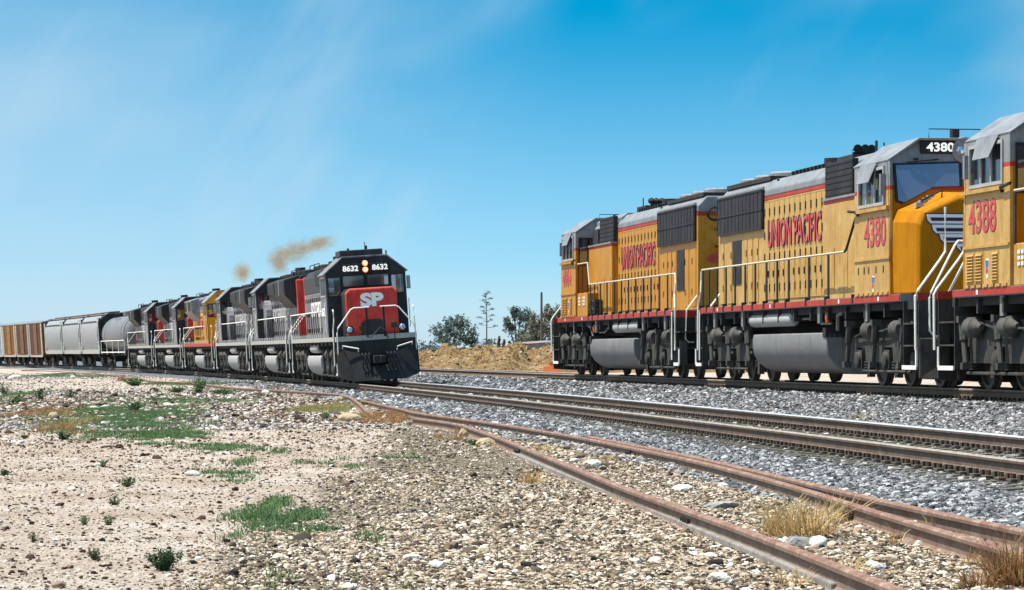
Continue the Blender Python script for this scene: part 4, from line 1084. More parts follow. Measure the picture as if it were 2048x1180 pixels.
def tex(N, kind, L, vec, **kw):
    n = N.new(kind)
    for k, v in kw.items(): n.inputs[k].default_value = v
    L.new(vec, n.inputs['Vector'])
    return n
def ground_material():
    m, N, L, b = nodes_of('ground_material')
    tc = N.new('ShaderNodeTexCoord'); P = tc.outputs['Object']
    a = N.new('ShaderNodeVertexColor'); a.layer_name = 'zones'
    sep = N.new('ShaderNodeSeparateColor'); L.new(a.outputs['Color'], sep.inputs[0])
    big = tex(N, 'ShaderNodeTexNoise', L, P, Scale=0.5, Detail=5.0, Roughness=0.6)
    mid = tex(N, 'ShaderNodeTexNoise', L, P, Scale=7.0, Detail=6.0, Roughness=0.7)
    fine = tex(N, 'ShaderNodeTexNoise', L, P, Scale=26.0, Detail=6.0, Roughness=0.7)
    vor = tex(N, 'ShaderNodeTexVoronoi', L, P, Scale=26.0)
    sand = ramp(N, [(0.30, (0.42, 0.32, 0.24)), (0.5, (0.57, 0.47, 0.38)), (0.68, (0.68, 0.60, 0.52))])
    L.new(big.outputs['Fac'], sand.inputs['Fac'])
    sp = ramp(N, [(0.40, (0.12, 0.08, 0.055)), (0.47, (0.80, 0.76, 0.72)), (0.58, (1, 1, 1)), (0.66, (1.3, 1.28, 1.25))])
    L.new(fine.outputs['Fac'], sp.inputs['Fac'])
    sm = N.new('ShaderNodeMix'); sm.data_type = 'RGBA'; sm.blend_type = 'MULTIPLY'; sm.inputs['Factor'].default_value = 0.8
    L.new(sand.outputs['Color'], sm.inputs['A']); L.new(sp.outputs['Color'], sm.inputs['B'])
    # rusty and dark debris blotches in the sand
    rm = N.new('ShaderNodeMapRange'); rm.inputs['From Min'].default_value = 0.58; rm.inputs['From Max'].default_value = 0.72; rm.inputs['To Max'].default_value = 0.55
    L.new(mid.outputs['Fac'], rm.inputs['Value'])
    deb = N.new('ShaderNodeMix'); deb.data_type = 'RGBA'; deb.inputs['B'].default_value = (0.24, 0.145, 0.085, 1)
    L.new(rm.outputs[0], deb.inputs['Factor']); L.new(sm.outputs['Result'], deb.inputs['A'])
    # bed under the loose pebbles
    peb = ramp(N, [(0.0, (0.02, 0.018, 0.015)), (0.35, (0.10, 0.08, 0.06)), (0.7, (0.30, 0.24, 0.17)), (1.0, (0.42, 0.36, 0.28))])
    L.new(vor.outputs['Color'], peb.inputs['Fac'])
    bal = ramp(N, [(0.0, (0.02, 0.022, 0.027)), (0.45, (0.10, 0.105, 0.12)), (0.8, (0.22, 0.23, 0.25)), (1.0, (0.33, 0.34, 0.36))])
    L.new(vor.outputs['Color'], bal.inputs['Fac'])
    def fac(ch, lo=.3, hi=.7):
        ad = N.new('ShaderNodeMath'); ad.operation = 'MULTIPLY_ADD'; ad.inputs[1].default_value = 0.6; ad.inputs[2].default_value = -0.3
        L.new(mid.outputs['Fac'], ad.inputs[0])
        s = N.new('ShaderNodeMath'); s.operation = 'ADD'; L.new(sep.outputs[ch], s.inputs[0]); L.new(ad.outputs[0], s.inputs[1])
        r = N.new('ShaderNodeMapRange'); r.interpolation_type = 'SMOOTHSTEP'; r.inputs['From Min'].default_value = lo; r.inputs['From Max'].default_value = hi
        L.new(s.outputs[0], r.inputs['Value']); return r.outputs[0]
    m1 = N.new('ShaderNodeMix'); m1.data_type = 'RGBA'; L.new(fac('Green'), m1.inputs['Factor']); L.new(deb.outputs['Result'], m1.inputs['A']); L.new(peb.outputs['Color'], m1.inputs['B'])
    m2 = N.new('ShaderNodeMix'); m2.data_type = 'RGBA'; L.new(fac('Red'), m2.inputs['Factor']); L.new(m1.outputs['Result'], m2.inputs['A']); L.new(bal.outputs['Color'], m2.inputs['B'])
    L.new(m2.outputs['Result'], b.inputs['Base Color'])
    b.inputs['Roughness'].default_value = 0.95; b.inputs['Specular IOR Level'].default_value = 0.1
    ad = N.new('ShaderNodeMath'); ad.operation = 'ADD'; L.new(fine.outputs['Fac'], ad.inputs[0]); L.new(mid.outputs['Fac'], ad.inputs[1])
    bp = N.new('ShaderNodeBump'); bp.inputs['Strength'].default_value = 0.9; bp.inputs['Distance'].default_value = 0.05
    L.new(ad.outputs[0], bp.inputs['Height']); L.new(bp.outputs[0], b.inputs['Normal'])
    return m
M['ground'] = ground_material()

def gravel_zone(x, y):      # 1 where pebbles cover the dirt
    edge = -1.75 - .020 * np.maximum(y - 22, 0) + .9 * smooth_noise(x * .5, y * .28, 8) + .45 * smooth_noise(x * 1.7, y * .9, 9)
    g = sstep(-.5, .5, x - edge)
    hole = sstep(.35, .6, smooth_noise(x * .42 + 9, y * .16, 12)) * sstep(40, 46, y)
    return g * (lat_main(x, y) < 0) * (1 - sstep(44, 52, y) * (1 - sstep(-6.5, -4.6, lat_main(x, y))))
def build_ground():
    xs = np.concatenate([-np.geomspace(2500, 42, 26), np.arange(-40, -12, 1.0), np.arange(-12, 13, .25), np.arange(13, 40, 1.0), np.geomspace(42, 2500, 26)])
    ys = np.concatenate([-np.geomspace(800, 4, 14), np.arange(-3, 12, 1.0), np.arange(12, 75, .25), np.arange(75, 160, .6), np.arange(160, 330, 2.0), np.geomspace(335, 8000, 40)])
    X, Y = np.meshgrid(xs, ys)
    Z = terrain(X, Y)
    nx, ny = len(xs), len(ys)
    v = np.stack([X.ravel(), Y.ravel(), Z.ravel()], 1)
    i = (np.arange(ny - 1)[:, None] * nx + np.arange(nx - 1)[None, :]).ravel()
    f = np.stack([i, i + 1, i + nx + 1, i + nx], 1)
    me = bpy.data.meshes.new('ground')
    me.vertices.add(len(v)); me.vertices.foreach_set('co', v.ravel())
    me.loops.add(f.size); me.loops.foreach_set('vertex_index', f.ravel())
    me.polygons.add(len(f)); me.polygons.foreach_set('loop_start', np.arange(0, f.size, 4)); me.polygons.foreach_set('loop_total', np.full(len(f), 4))
    me.polygons.foreach_set('use_smooth', np.ones(len(f), bool))
    me.update(); me.validate()
    d = lat_main(X, Y); du = lat_up(X, Y)
    ball = sstep(-3.5, -2.7, d) * (1 - sstep(2.0, 2.9, du))
    g = gravel_zone(X, Y)
    ca = me.color_attributes.new('zones', 'FLOAT_COLOR', 'POINT')
    c = np.stack([ball.ravel(), g.ravel(), np.zeros(X.size), np.ones(X.size)], 1)
    ca.data.foreach_set('color', c.ravel())
    me.materials.append(M['ground'])
    return tag(link('ground', me), kind='structure')
build_ground()

# ---------------------------------------------------------------- rails and sleepers
def rail_paint(name, c1, c2, c3, rough=.75, metal=0.0):
    m, N, L, b = nodes_of(name)
    tc = N.new('ShaderNodeTexCoord')
    n1 = tex(N, 'ShaderNodeTexNoise', L, tc.outputs['Object'], Scale=3.5, Detail=6.0, Roughness=0.7)
    n2 = tex(N, 'ShaderNodeTexNoise', L, tc.outputs['Object'], Scale=30.0, Detail=4.0, Roughness=0.7)
    ad = N.new('ShaderNodeMath'); ad.operation = 'MULTIPLY_ADD'; ad.inputs[1].default_value = .5; L.new(n2.outputs['Fac'], ad.inputs[0])
    h = N.new('ShaderNodeMath'); h.operation = 'MULTIPLY'; h.inputs[1].default_value = .5; L.new(n1.outputs['Fac'], h.inputs[0]); L.new(h.outputs[0], ad.inputs[2])
    r = ramp(N, [(0.34, c1), (0.5, c2), (0.66, c3)]); L.new(ad.outputs[0], r.inputs['Fac']); L.new(r.outputs['Color'], b.inputs['Base Color'])
    b.inputs['Roughness'].default_value = rough; b.inputs['Metallic'].default_value = metal
    bp = N.new('ShaderNodeBump'); bp.inputs['Strength'].default_value = .5; bp.inputs['Distance'].default_value = .006
    L.new(n2.outputs['Fac'], bp.inputs['Height']); L.new(bp.outputs[0], b.inputs['Normal'])
    return m
M['rail_side'] = rail_paint('rail_web', (0.055, 0.032, 0.024), (0.115, 0.075, 0.052), (0.19, 0.145, 0.105))
M['rail_shine'] = rail_paint('polished_railhead', (0.60, 0.58, 0.59), (0.78, 0.76, 0.77), (0.86, 0.85, 0.86), rough=.34, metal=.5)  # polished steel, its bright sheen partly put into a whitish base colour
M['rail_dull'] = rail_paint('worn_railhead', (0.24, 0.18, 0.13), (0.38, 0.32, 0.25), (0.52, 0.46, 0.38), rough=.45, metal=0.2)
M['rust_side'] = rail_paint('rusty_web', (0.13, 0.045, 0.022), (0.19, 0.12, 0.085), (0.27, 0.22, 0.18))
M['rust_top'] = rail_paint('rusty_railhead', (0.12, 0.042, 0.02), (0.23, 0.115, 0.07), (0.43, 0.32, 0.24), rough=.6)
M['sleeper'] = rail_paint('creosoted_timber', (0.045, 0.035, 0.027), (0.10, 0.08, 0.055), (0.20, 0.17, 0.11), rough=.9)
M['plate'] = rail_paint('rusty_fastening', (0.018, 0.012, 0.010), (0.05, 0.03, 0.022), (0.12, 0.08, 0.05), rough=.8)
M['grey_plank'] = rail_paint('weathered_plank', (0.11, 0.095, 0.085), (0.22, 0.20, 0.18), (0.36, 0.33, 0.30), rough=.95)
PROF = [(-.076, -.185), (.076, -.185), (.076, -.172), (.022, -.150), (.010, -.135), (.010, -.055), (.036, -.042), (.037, -.016), (.025, 0), (-.025, 0), (-.037, -.016), (-.036, -.042), (-.010, -.055), (-.010, -.135), (-.022, -.150), (-.076, -.172)]
def rail_mesh(pts, mats, name='rail', k=1.0, twist=0.0, top=(7, 8, 9)):
    """sweep a flat-bottomed rail along railhead points"""
    P = [Vector(p) for p in pts]; n = len(PROF)
    b = MB(); rings = []
    for i, p in enumerate(P):
        d = (P[min(i + 1, len(P) - 1)] - P[max(i - 1, 0)]); d.z = 0; d.normalize()
        side = Vector((d.y, -d.x, 0))
        tw = twist
        rings.append([tuple(p + side * (u * k * math.cos(tw) - w * k * math.sin(tw)) + Vector((0, 0, w * k * math.cos(tw) + u * k * math.sin(tw)))) for u, w in PROF])
    b.loft(rings, 0)
    for idx in range(len(P) - 1):
        for i in top: b.m[idx * n + i] = 1
    return b.mesh(name, mats, False)

def place_sleepers(root, spots, length=2.6, mesh_key='sleeper'):
    me = shared(mesh_key, lambda: MB().box(-length / 2, length / 2, -.115, .115, -.17, 0).mesh('sleeper', M['sleeper']))
    for x, y, z, th, roll in spots:
        o = link('sleeper', me, root, .0, loc=(x, y, z), rot=(0, roll, th))

def fastenings(root, spots, gauge=1.5, name='rail_fastening'):
    """tie plates, spikes and the paired rail anchors, joined"""
    b = MB()
    for x, y, z, th, roll in spots:
        c, s = math.cos(th), math.sin(th)
        for g in (-gauge / 2, gauge / 2):
            dz = -math.sin(roll) * g
            def put(u0, u1, v0, v1, z0, z1, mi):
                vs = [(x + (g + u) * c - v * s, y + (g + u) * s + v * c, z + dz + zz) for u in (u0, u1) for v in (v0, v1) for zz in (z0, z1)]
                b.add(vs, [(0, 1, 3, 2), (4, 6, 7, 5), (0, 4, 5, 1), (2, 3, 7, 6), (0, 2, 6, 4), (1, 5, 7, 3)], mi)
            put(-.19, .19, -.09, .09, 0, .018, 1)
            for sgn in (-1, 1):
                put(sgn * .095 - .014, sgn * .095 + .014, -.06, -.03, .018, .055, 0); put(sgn * .12 - .014, sgn * .12 + .014, .03, .06, .018, .055, 0)
            for v in (-.16, .16):
                put(-.11, .105, v - .028, v + .028, -.045, .028, 0); put(-.125, -.075, v - .035, v + .035, -.01, .065, 0)
    o = b.build(name, [M['plate'], M['sleeper']], root)
    o['kind'] = 'stuff'
    return o

# curved main line
main = tag(empty('main_track'), kind='structure')
sp_spots = []
for s in np.arange(-6, 142, .515):
    x, y, th = curve_at(s + random.uniform(-.03, .03))
    sp_spots.append((x, y, Z_MAIN - .185 - .018, th + random.uniform(-.012, .012), -CANT))
ss = np.concatenate([np.arange(-40, 150, 1.5), np.arange(150, 480, 4)])
for sg, zt, top in ((-1, Z_NEAR, M['rail_dull']), (1, Z_FAR, M['rail_shine'])):
    pts = []
    for s in ss:
        x, y, th = curve_at(s); pts.append((x + sg * .75 * math.cos(th), y + sg * .75 * math.sin(th), zt))
    link('rail', rail_mesh(pts, [M['rail_side'], top], top=(7, 8, 9)), main)
place_sleepers(main, sp_spots)
fastenings(main, sp_spots)
# straight second line
second = tag(empty('straight_track'), kind='structure')
up_spots = []
for s in np.arange(-25, 88, .55):
    x, y = straight_at(s); up_spots.append((x, y, UZ - .185 - .012, UTH + random.uniform(-.012, .012), 0))
for sg in (-1, 1):
    pts = []
    for s in np.arange(-110, 100, 2.5):
        x, y = straight_at(s); pts.append((x + sg * .75 * math.cos(UTH), y + sg * .75 * math.sin(UTH), UZ))
    link('rail', rail_mesh(pts, [M['rail_side'], M['rail_dull']]), second)
place_sleepers(second, up_spots)
fastenings(second, up_spots[30:])

# abandoned siding: three loose rusty rails and the bent one
def rail_thing(name, pix, ztop, label, mats, extra=None, k=1.0, twist=0.0, smooth=True):
    pts = []
    for (px, py), zt in zip(pix, ztop if isinstance(ztop, (list, tuple)) else [ztop] * len(pix)):
        x, y, z = at(px, py, zt); pts.append((x, y, zt))
    if extra: pts = extra(pts)
    P = np.array(pts)
    # resample smoothly
    t = np.concatenate([[0], np.cumsum(np.linalg.norm(np.diff(P, axis=0), axis=1))])
    n = max(10, int(t[-1] / .8)); tt = np.linspace(0, t[-1], n)
    Q = np.stack([np.interp(tt, t, P[:, i]) for i in range(3)], 1)
    for _ in range(6 if smooth else 0): Q[1:-1] = .5 * Q[1:-1] + .25 * (Q[:-2] + Q[2:])
    o = link(name, rail_mesh([tuple(q) for q in Q], mats, name, k, twist))
    return tag(o, label, 'rail', 'rusty rails of the abandoned siding')
def prolong(pts):
    a, b = Vector(pts[-2]), Vector(pts[-1])
    d = (b - a).normalized()
    return pts + [tuple(b + d * 6)]
rs = [M['rust_side'], M['rust_top']]
near_r = rail_thing('siding_rail', [(826, 835), (895, 843.5), (921, 848), (1000, 874.5), (1256, 977), (1512, 1066), (1768, 1165)], .185, 'rusty siding rail nearest the camera, running out at the bottom edge', rs, prolong)
mid_r = rail_thing('siding_rail', [(724, 800), (798, 816), (833, 825), (904, 834), (1000, 847), (1153, 872), (1384, 918), (1512, 950), (1640, 986), (1768, 1027), (2048, 1107)], .185, 'long grey-topped rusty rail in the middle of the abandoned siding', rs, prolong)
third_r = rail_thing('siding_rail', [(1179, 872), (1384, 911), (1640, 970), (1768, 1001), (2048, 1059)], .20, 'rusty guard rail lying close behind the middle siding rail, beside the grey ballast', rs, prolong)
bent = rail_thing('bent_rail', [(43, 740), (117, 742), (195, 747), (234, 750.5), (264, 757), (312, 762), (381, 764.5), (470, 775), (560, 780), (640, 785), (675, 787.5), (701, 793.5), (719, 806), (731, 819), (751, 833)],
                  [.20] * 10 + [.20, .22, .24, .17, .04], 'long wavy rusted rail torn off its ties, snaking beside the train', [M['rust_side'], M['rust_top']], None)
def fishplate(rail, px, py, zt):
    x, y, z = at(px, py, zt); x2, y2, _ = at(px + 6, py + 2.5, zt)
    q = MB()
    for s in (-1, 1):
        q.box(-.30, .30, s * .028 - .016, s * .028 + .016, -.130, -.055)
        for u in (-.22, -.08, .08, .22): q.box(u - .018, u + .018, s * .058 - .018, s * .058 + .018, -.115, -.075)
    q.build('fishplate', M['plate'], rail, loc=(x, y, zt), rot=(0, 0, math.atan2(y2 - y, x2 - x)))
fishplate(near_r, 1384, 1018, .185); fishplate(mid_r, 1700, 1005, .185); fishplate(near_r, 1040, 890, .185); fishplate(mid_r, 1262, 893, .185)
def plank(a, b, zt, label):
    p0, p1 = Vector(at(*a, zt)), Vector(at(*b, zt)); p0.z = p1.z = zt
    d = (p1 - p0); L_ = d.length
    q = MB(); q.box(0, L_, -.09, .09, -.10, 0)
    for k in range(1, int(L_ / 2.4)): q.box(k * 2.4 - .01, k * 2.4 + .01, -.092, .092, -.1, .004)
    o = q.build('plank', M['grey_plank'], None, bevel=.012, loc=p0, rot=(0, math.asin(0), math.atan2(d.y, d.x)))
    return tag(o, label, 'plank')
plank((1035, 905), (1690, 1166), .07, 'weathered grey timber plank lying along the nearest siding rail')
# ---------------------------------------------------------------- trains
def on_curve(o, s, fwd=True):
    x, y, th = curve_at(s)
    o.location = (x, y, Z_MAIN)
    o.rotation_euler = ((CANT, 0, th - math.pi / 2) if fwd else (-CANT, 0, th + math.pi / 2))
def on_straight(o, s, fwd=True):
    x, y = straight_at(s)
    o.location = (x, y, UZ)
    o.rotation_euler = (0, 0, UTH - math.pi / 2 + (0 if fwd else math.pi))
GU = 'yellow locomotives coupled on the right-hand track'
ua = yellow_loco()
ub_ = copy_tree(ua); uc = copy_tree(ua)
def dress(o, num):
    for s, fc in ((-1, '-y'), (1, '+y')):
        yy = s * 1.553
        letters(o, num, (7.02, yy, 3.05), fc, .56, 1.62, M['red_letter'], fat=.004, outline=M['navy_letter'], ofat=.022)
        letters(o, 'UNION PACIFIC', (-2.0, s * 1.023, 3.44), fc, .60, 5.1, M['red_letter'], fat=.0, outline=M['navy_letter'], ofat=.022)
    letters(o, num, (-10.17, .36, 3.14), '-x', .24, .80, M['red_letter'], fat=.03)
    for c in list(o.children):
        if c.name.startswith('number_board'):
            # the board's own mesh is centred left or right of the middle
            yc = sum(v.co.y for v in c.data.vertices) / len(c.data.vertices)
            letters(c, num, (7.985, yc, 4.68), '+x', .18, .56, M['number_lit'], fat=.03)
on_straight(ua, 31.48, True); dress(ua, '4380')
on_straight(ub_, 8.65, False); dress(ub_, '4064')
on_straight(uc, 52.7, False); dress(uc, '4388')
def refinish(o, a, b):
    for c in o.children_recursive:
        for sl in c.material_slots:
            if sl.material == a: sl.link = 'OBJECT'; sl.material = b
refinish(ua, M['yellow'], M['yellow_faded']); refinish(uc, M['yellow'], M['yellow_faded'])
tag(ua, 'middle yellow locomotive numbered 4380, its winged nose and windshield facing the camera', 'locomotive', GU)
tag(ub_, 'farthest yellow locomotive numbered 4064, its cab at the far end of the row', 'locomotive', GU)
tag(uc, 'nearest yellow locomotive numbered 4388, cut off by the right edge of the photo', 'locomotive', GU)

GS = 'locomotives pulling the curved freight train'
B, SL, LG, RD = M['spgrey'], M['spgrey'], M['spgrey_light'], M['spred']
units = [
    (dict(num='8632', body=B, side=LG, endc=B, nosec=RD, sillc=M['sill_white'], lead=True), True, 'leading dark grey locomotive numbered 8632 with lit headlamps and a red nose'),
    (dict(num='7551', body=B, side=LG, endc=B, nosec=RD, sillc=M['sill_white']), False, 'grey locomotive running backwards, directly behind the one numbered 8632'),
    (dict(num='8584', body=B, side=LG, endc=B, nosec=RD, sillc=M['sill_white']), False, 'grey locomotive running backwards, directly in front of the only yellow one on the curve'),
    (dict(num='3779', body=M['upgrey'], side=M['yellow_bright'], endc=M['yellow_bright'], nosec=M['yellow_bright'], sillc=M['upred'], text='UNION PACIFIC', up=True), True, 'only yellow locomotive in the curved freight train'),
    (dict(num='7399', body=B, side=LG, endc=B, nosec=RD, sillc=M['sill_white']), True, 'grey red-nosed locomotive directly behind the yellow one on the curve'),
    (dict(num='9158', body=B, side=LG, endc=B, nosec=RD, sillc=M['sill_white']), True, 'last grey locomotive, coupled to the round tank wagon'),
]
for k, (kw, fwd, lab) in enumerate(units):
    if k: kw['num'] = None
    o = road_switcher(**kw)
    on_curve(o, 102.2 + 20.98 * k, fwd)
    tag(o, lab, 'locomotive', GS)
tc_ = tank_car(19.6); on_curve(tc_, 229.2); tag(tc_, 'grey tank wagon with a round barrel, just behind the last locomotive', 'wagon', 'freight wagons of the curved train')
hop = hopper_car(15.9, M['hopper'])
HL = ['pale grey hopper wagon next to the tank wagon', 'pale grey hopper wagon in the middle of the three hoppers', 'pale grey hopper wagon next to the brown boxcars']
for k in range(3):
    o = hop if k == 0 else copy_tree(hop)
    on_curve(o, 247.6 + 16 * k); tag(o, HL[k], 'wagon', 'freight wagons of the curved train')
bx1 = box_car(12.3, M['box_brown'], M['upgrey']); bx3 = box_car(12.3, M['box_yellow'], M['upgrey']); bx4 = box_car(12.3, M['box_blue'], M['upgrey'])
bx2 = copy_tree(bx1); bx5 = copy_tree(bx4)
for k, (o, lab) in enumerate(((bx1, 'brown ribbed boxcar coupled to the last pale hopper'), (bx2, 'brown ribbed boxcar between another brown and a yellow boxcar'), (bx3, 'yellow-brown boxcar with a white ladder, next to the pale blue boxcar'), (bx4, 'pale blue boxcar at the left edge, beside the yellow-brown one'), (bx5, 'farthest pale blue boxcar at the left edge of the photo'))):
    on_curve(o, 295.5 + 12.4 * k); tag(o, lab, 'boxcar', 'freight wagons of the curved train')

# ---------------------------------------------------------------- background beyond the tracks
def mound_material():
    m, N, L, b = nodes_of('dry_earth')
    tc = N.new('ShaderNodeTexCoord'); P = tc.outputs['Object']
    n1 = tex(N, 'ShaderNodeTexNoise', L, P, Scale=.8, Detail=6.0, Roughness=.7)
    n2 = tex(N, 'ShaderNodeTexNoise', L, P, Scale=5.0, Detail=6.0, Roughness=.75)
    r = ramp(N, [(.38, (.06, .032, .015)), (.46, (.22, .13, .055)), (.54, (.36, .24, .115)), (.66, (.54, .42, .27))])
    ad = N.new('ShaderNodeMath'); ad.operation = 'MULTIPLY_ADD'; ad.inputs[1].default_value = .6; L.new(n2.outputs['Fac'], ad.inputs[0])
    h = N.new('ShaderNodeMath'); h.operation = 'MULTIPLY'; h.inputs[1].default_value = .4; L.new(n1.outputs['Fac'], h.inputs[0]); L.new(h.outputs[0], ad.inputs[2])
    L.new(ad.outputs[0], r.inputs['Fac']); L.new(r.outputs['Color'], b.inputs['Base Color'])
    b.inputs['Roughness'].default_value = .95; b.inputs['Specular IOR Level'].default_value = .1
    bp = N.new('ShaderNodeBump'); bp.inputs['Strength'].default_value = 1; bp.inputs['Distance'].default_value = .25
    L.new(n2.outputs['Fac'], bp.inputs['Height']); L.new(bp.outputs[0], b.inputs['Normal'])
    return m
M['earth'] = mound_material()
def build_mound():
    xs = np.arange(-16, 22, .22); ys = np.arange(170, 214, .35)
    X, Y = np.meshgrid(xs, ys)
    base = terrain(X, Y)
    crest = .92 + .34 * sstep(-3.2, -.6, X) - .34 * sstep(.2, 1.2, X) + .10 * np.sin(X * 1.3) + .07 * np.sin(X * 3.1 + 1)
    front = 172 + 1.5 * np.sin(X * .7) + .8 * np.sin(X * 2.3)
    h = crest * sstep(0, 11, Y - front) * (1 - .8 * sstep(22, 40, Y - front)) * sstep(-15, -10, X) * (1 - sstep(17, 21, X))
    lump = np.abs(smooth_noise(X * 3.2, Y * 1.6, 21)) * .7 + np.abs(smooth_noise(X * 9, Y * 4, 22)) * .5 + rng.normal(0, .05, X.shape)
    Z = base - .03 + h + lump * np.clip(h, 0, .9)
    nx, ny = len(xs), len(ys)
    i = (np.arange(ny - 1)[:, None] * nx + np.arange(nx - 1)[None, :]).ravel()
    f = np.stack([i, i + 1, i + nx + 1, i + nx], 1)
    me = bpy.data.meshes.new('dirt_mound')
    me.from_pydata(np.stack([X.ravel(), Y.ravel(), Z.ravel()], 1).tolist(), [], f.tolist()); me.update()
    me.materials.append(M['earth'])
    tag(link('dirt_mound', me), kind='structure')
    k = rng.integers(0, X.size, 5200); k = k[(h.ravel()[k] > .08) & (Y.ravel()[k] < 196)]
    return np.stack([X.ravel()[k], Y.ravel()[k], Z.ravel()[k]], 1)
mound_pts = build_mound()

def leaf_material(name, c1, c2, c3):
    m, N, L, b = nodes_of(name)
    tc = N.new('ShaderNodeTexCoord')
    g = N.new('ShaderNodeNewGeometry')
    r = ramp(N, [(0, c1), (.5, c2), (1, c3)]); L.new(g.outputs['Random Per Island'], r.inputs['Fac']); L.new(r.outputs['Color'], b.inputs['Base Color'])
    b.inputs['Roughness'].default_value = .65; b.inputs['Specular IOR Level'].default_value = .25
    tr = N.new('ShaderNodeBsdfTranslucent'); L.new(r.outputs['Color'], tr.inputs['Color'])
    mx = N.new('ShaderNodeMixShader'); mx.inputs[0].default_value = .28
    out = [n for n in N if n.type == 'OUTPUT_MATERIAL'][0]
    L.new(b.outputs[0], mx.inputs[1]); L.new(tr.outputs[0], mx.inputs[2]); L.new(mx.outputs[0], out.inputs['Surface'])
    return m
M['leaf'] = leaf_material('dusty_leaves', (.055, .085, .08), (.11, .15, .13), (.19, .235, .19))
M['leaf_grey'] = leaf_material('grey_leaves', (.10, .105, .08), (.17, .165, .12), (.26, .24, .17))
M['bark'] = rail_paint('bark', (.05, .04, .035), (.09, .07, .055), (.14, .11, .09), rough=.9)
M['weed'] = leaf_material('weed_leaves', (.032, .085, .030), (.065, .15, .050), (.17, .235, .09))
M['weed_dark'] = leaf_material('dark_weed_leaves', (.018, .048, .022), (.035, .085, .03), (.09, .13, .05))
M['grass_yellow'] = leaf_material('yellowing_grass', (.12, .13, .04), (.24, .22, .08), (.38, .32, .15))
M['grass_dry'] = leaf_material('dry_grass', (.34, .20, .07), (.52, .35, .14), (.68, .52, .27))
M['grass_rust'] = leaf_material('rusty_dry_grass', (.17, .08, .03), (.30, .16, .065), (.44, .28, .13))

def quads_mesh(name, C, A, B_, mat):
    """flat leaves: centre C, half axes A and B_"""
    n = len(C)
    v = np.concatenate([C - A, C + B_ * .6, C + A, C - B_ * .6], 1).reshape(-1, 3)
    me = bpy.data.meshes.new(name)
    me.vertices.add(4 * n); me.vertices.foreach_set('co', v.ravel())
    me.loops.add(4 * n); me.loops.foreach_set('vertex_index', np.arange(4 * n))
    me.polygons.add(n); me.polygons.foreach_set('loop_start', np.arange(0, 4 * n, 4)); me.polygons.foreach_set('loop_total', np.full(n, 4))
    me.update(); me.materials.append(mat)
    return me
def rand_dirs(n):
    v = rng.normal(size=(n, 3)); return v / np.linalg.norm(v, axis=1)[:, None]
def tree(x, y, z, blobs, label, leaf='leaf', nleaf=1500, size=.13, trunk=.10, name='tree', sparse=.55, stems=1):
    """blobs: (dx, dy, dz, rx, rz) crown masses, each reached by its own limb"""
    root = empty(name, (x, y, z))
    q = MB(); tips = []
    for k, (dx, dy, dz, rx, rz) in enumerate(blobs):
        b0 = Vector((random.uniform(-.25, .25) * (stems > 1), 0, -.1))
        mid = Vector((dx * .35 + random.uniform(-.15, .15), dy * .4, dz * .5))
        q.tube([b0, mid, (dx, dy, dz)], trunk, 6, 0, trunk * .25)
        for _ in range(5):
            d = Vector(rand_dirs(1)[0]); d.z = abs(d.z) * .8
            e = Vector((dx, dy, dz)) + Vector((d.x * rx, d.y * rx, d.z * rz)) * random.uniform(.7, 1.12)
            q.tube([mid.lerp(Vector((dx, dy, dz)), .6), mid.lerp(e, .75), e], trunk * .3, 4, 0, trunk * .07)
            tips.append(e)
    q.build('trunk', M['bark'], root)
    Cs = []
    per = nleaf // len(blobs)
    for dx, dy, dz, rx, rz in blobs:
        ncl = 16
        cl = rand_dirs(ncl) * (rng.uniform(.25, 1.0, ncl) ** .6)[:, None]
        pts = cl[rng.integers(0, ncl, per)] + rng.normal(0, .17, (per, 3))
        keep = rng.random(per) < (1.15 - sparse * np.clip(np.linalg.norm(pts, axis=1), 0, 1))
        pts = pts[keep]
        Cs.append(pts * [rx, rx, rz] + [dx, dy, dz])
    for e in tips: Cs.append(np.array(e)[None] + rng.normal(0, .16, (14, 3)))
    C = np.concatenate(Cs); n = len(C)
    A = rand_dirs(n) * (size * rng.uniform(.6, 1.4, n))[:, None]; B_ = np.cross(A, rand_dirs(n))
    B_ = B_ / (np.linalg.norm(B_, axis=1)[:, None] + 1e-6) * (size * .7)
    link('crown', quads_mesh('crown', C, A, B_, M[leaf]), root)
    return tag(root, label, 'tree' if name == 'tree' else 'bush')
PM = FPX / 236.0
def bx(px): return (px - 1024) / PM
tree(bx(905), 236, 1.2, [(-.9, 0, 1.9, .95, .8), (.1, .3, 2.4, 1.0, .9), (.9, -.2, 1.9, .85, .8), (-.2, -.4, 1.3, 1.1, .7), (.6, .4, 2.7, .6, .6), (1.4, 0, 1.3, .5, .5)], 'broad leafy dusty tree standing beyond the dirt mound, beside the red-nosed locomotive', nleaf=3200, size=.13, sparse=.7)
tree(bx(862), 232, 1.1, [(-.4, 0, .6, .7, .6), (.5, .2, .8, .8, .6), (1.7, .1, .5, .9, .5), (1.0, 0, .4, .8, .4)], 'low dark bush at the foot of the broad leafy tree', nleaf=1500, size=.13, name='bush')
tree(bx(965), 234, 1.2, [(-.3, 0, .6, .5, .55), (.6, .1, 1.0, .5, .6), (1.0, .1, .6, .4, .4)], 'thin bluish bush under the tall flower stalk', nleaf=620, size=.12, name='bush', sparse=.9)
tree(bx(1036), 240, 1.3, [(-.7, 0, 2.5, .55, .6), (.2, .3, 3.1, .85, .8), (.9, 0, 2.7, .75, .8), (.2, -.3, 1.5, .9, .8), (.9, .2, 1.2, .8, .9), (-.25, 0, 3.4, .35, .4)], 'upright dark green tree between the flower stalk and the wooden pole', nleaf=3400, size=.12, sparse=.65)
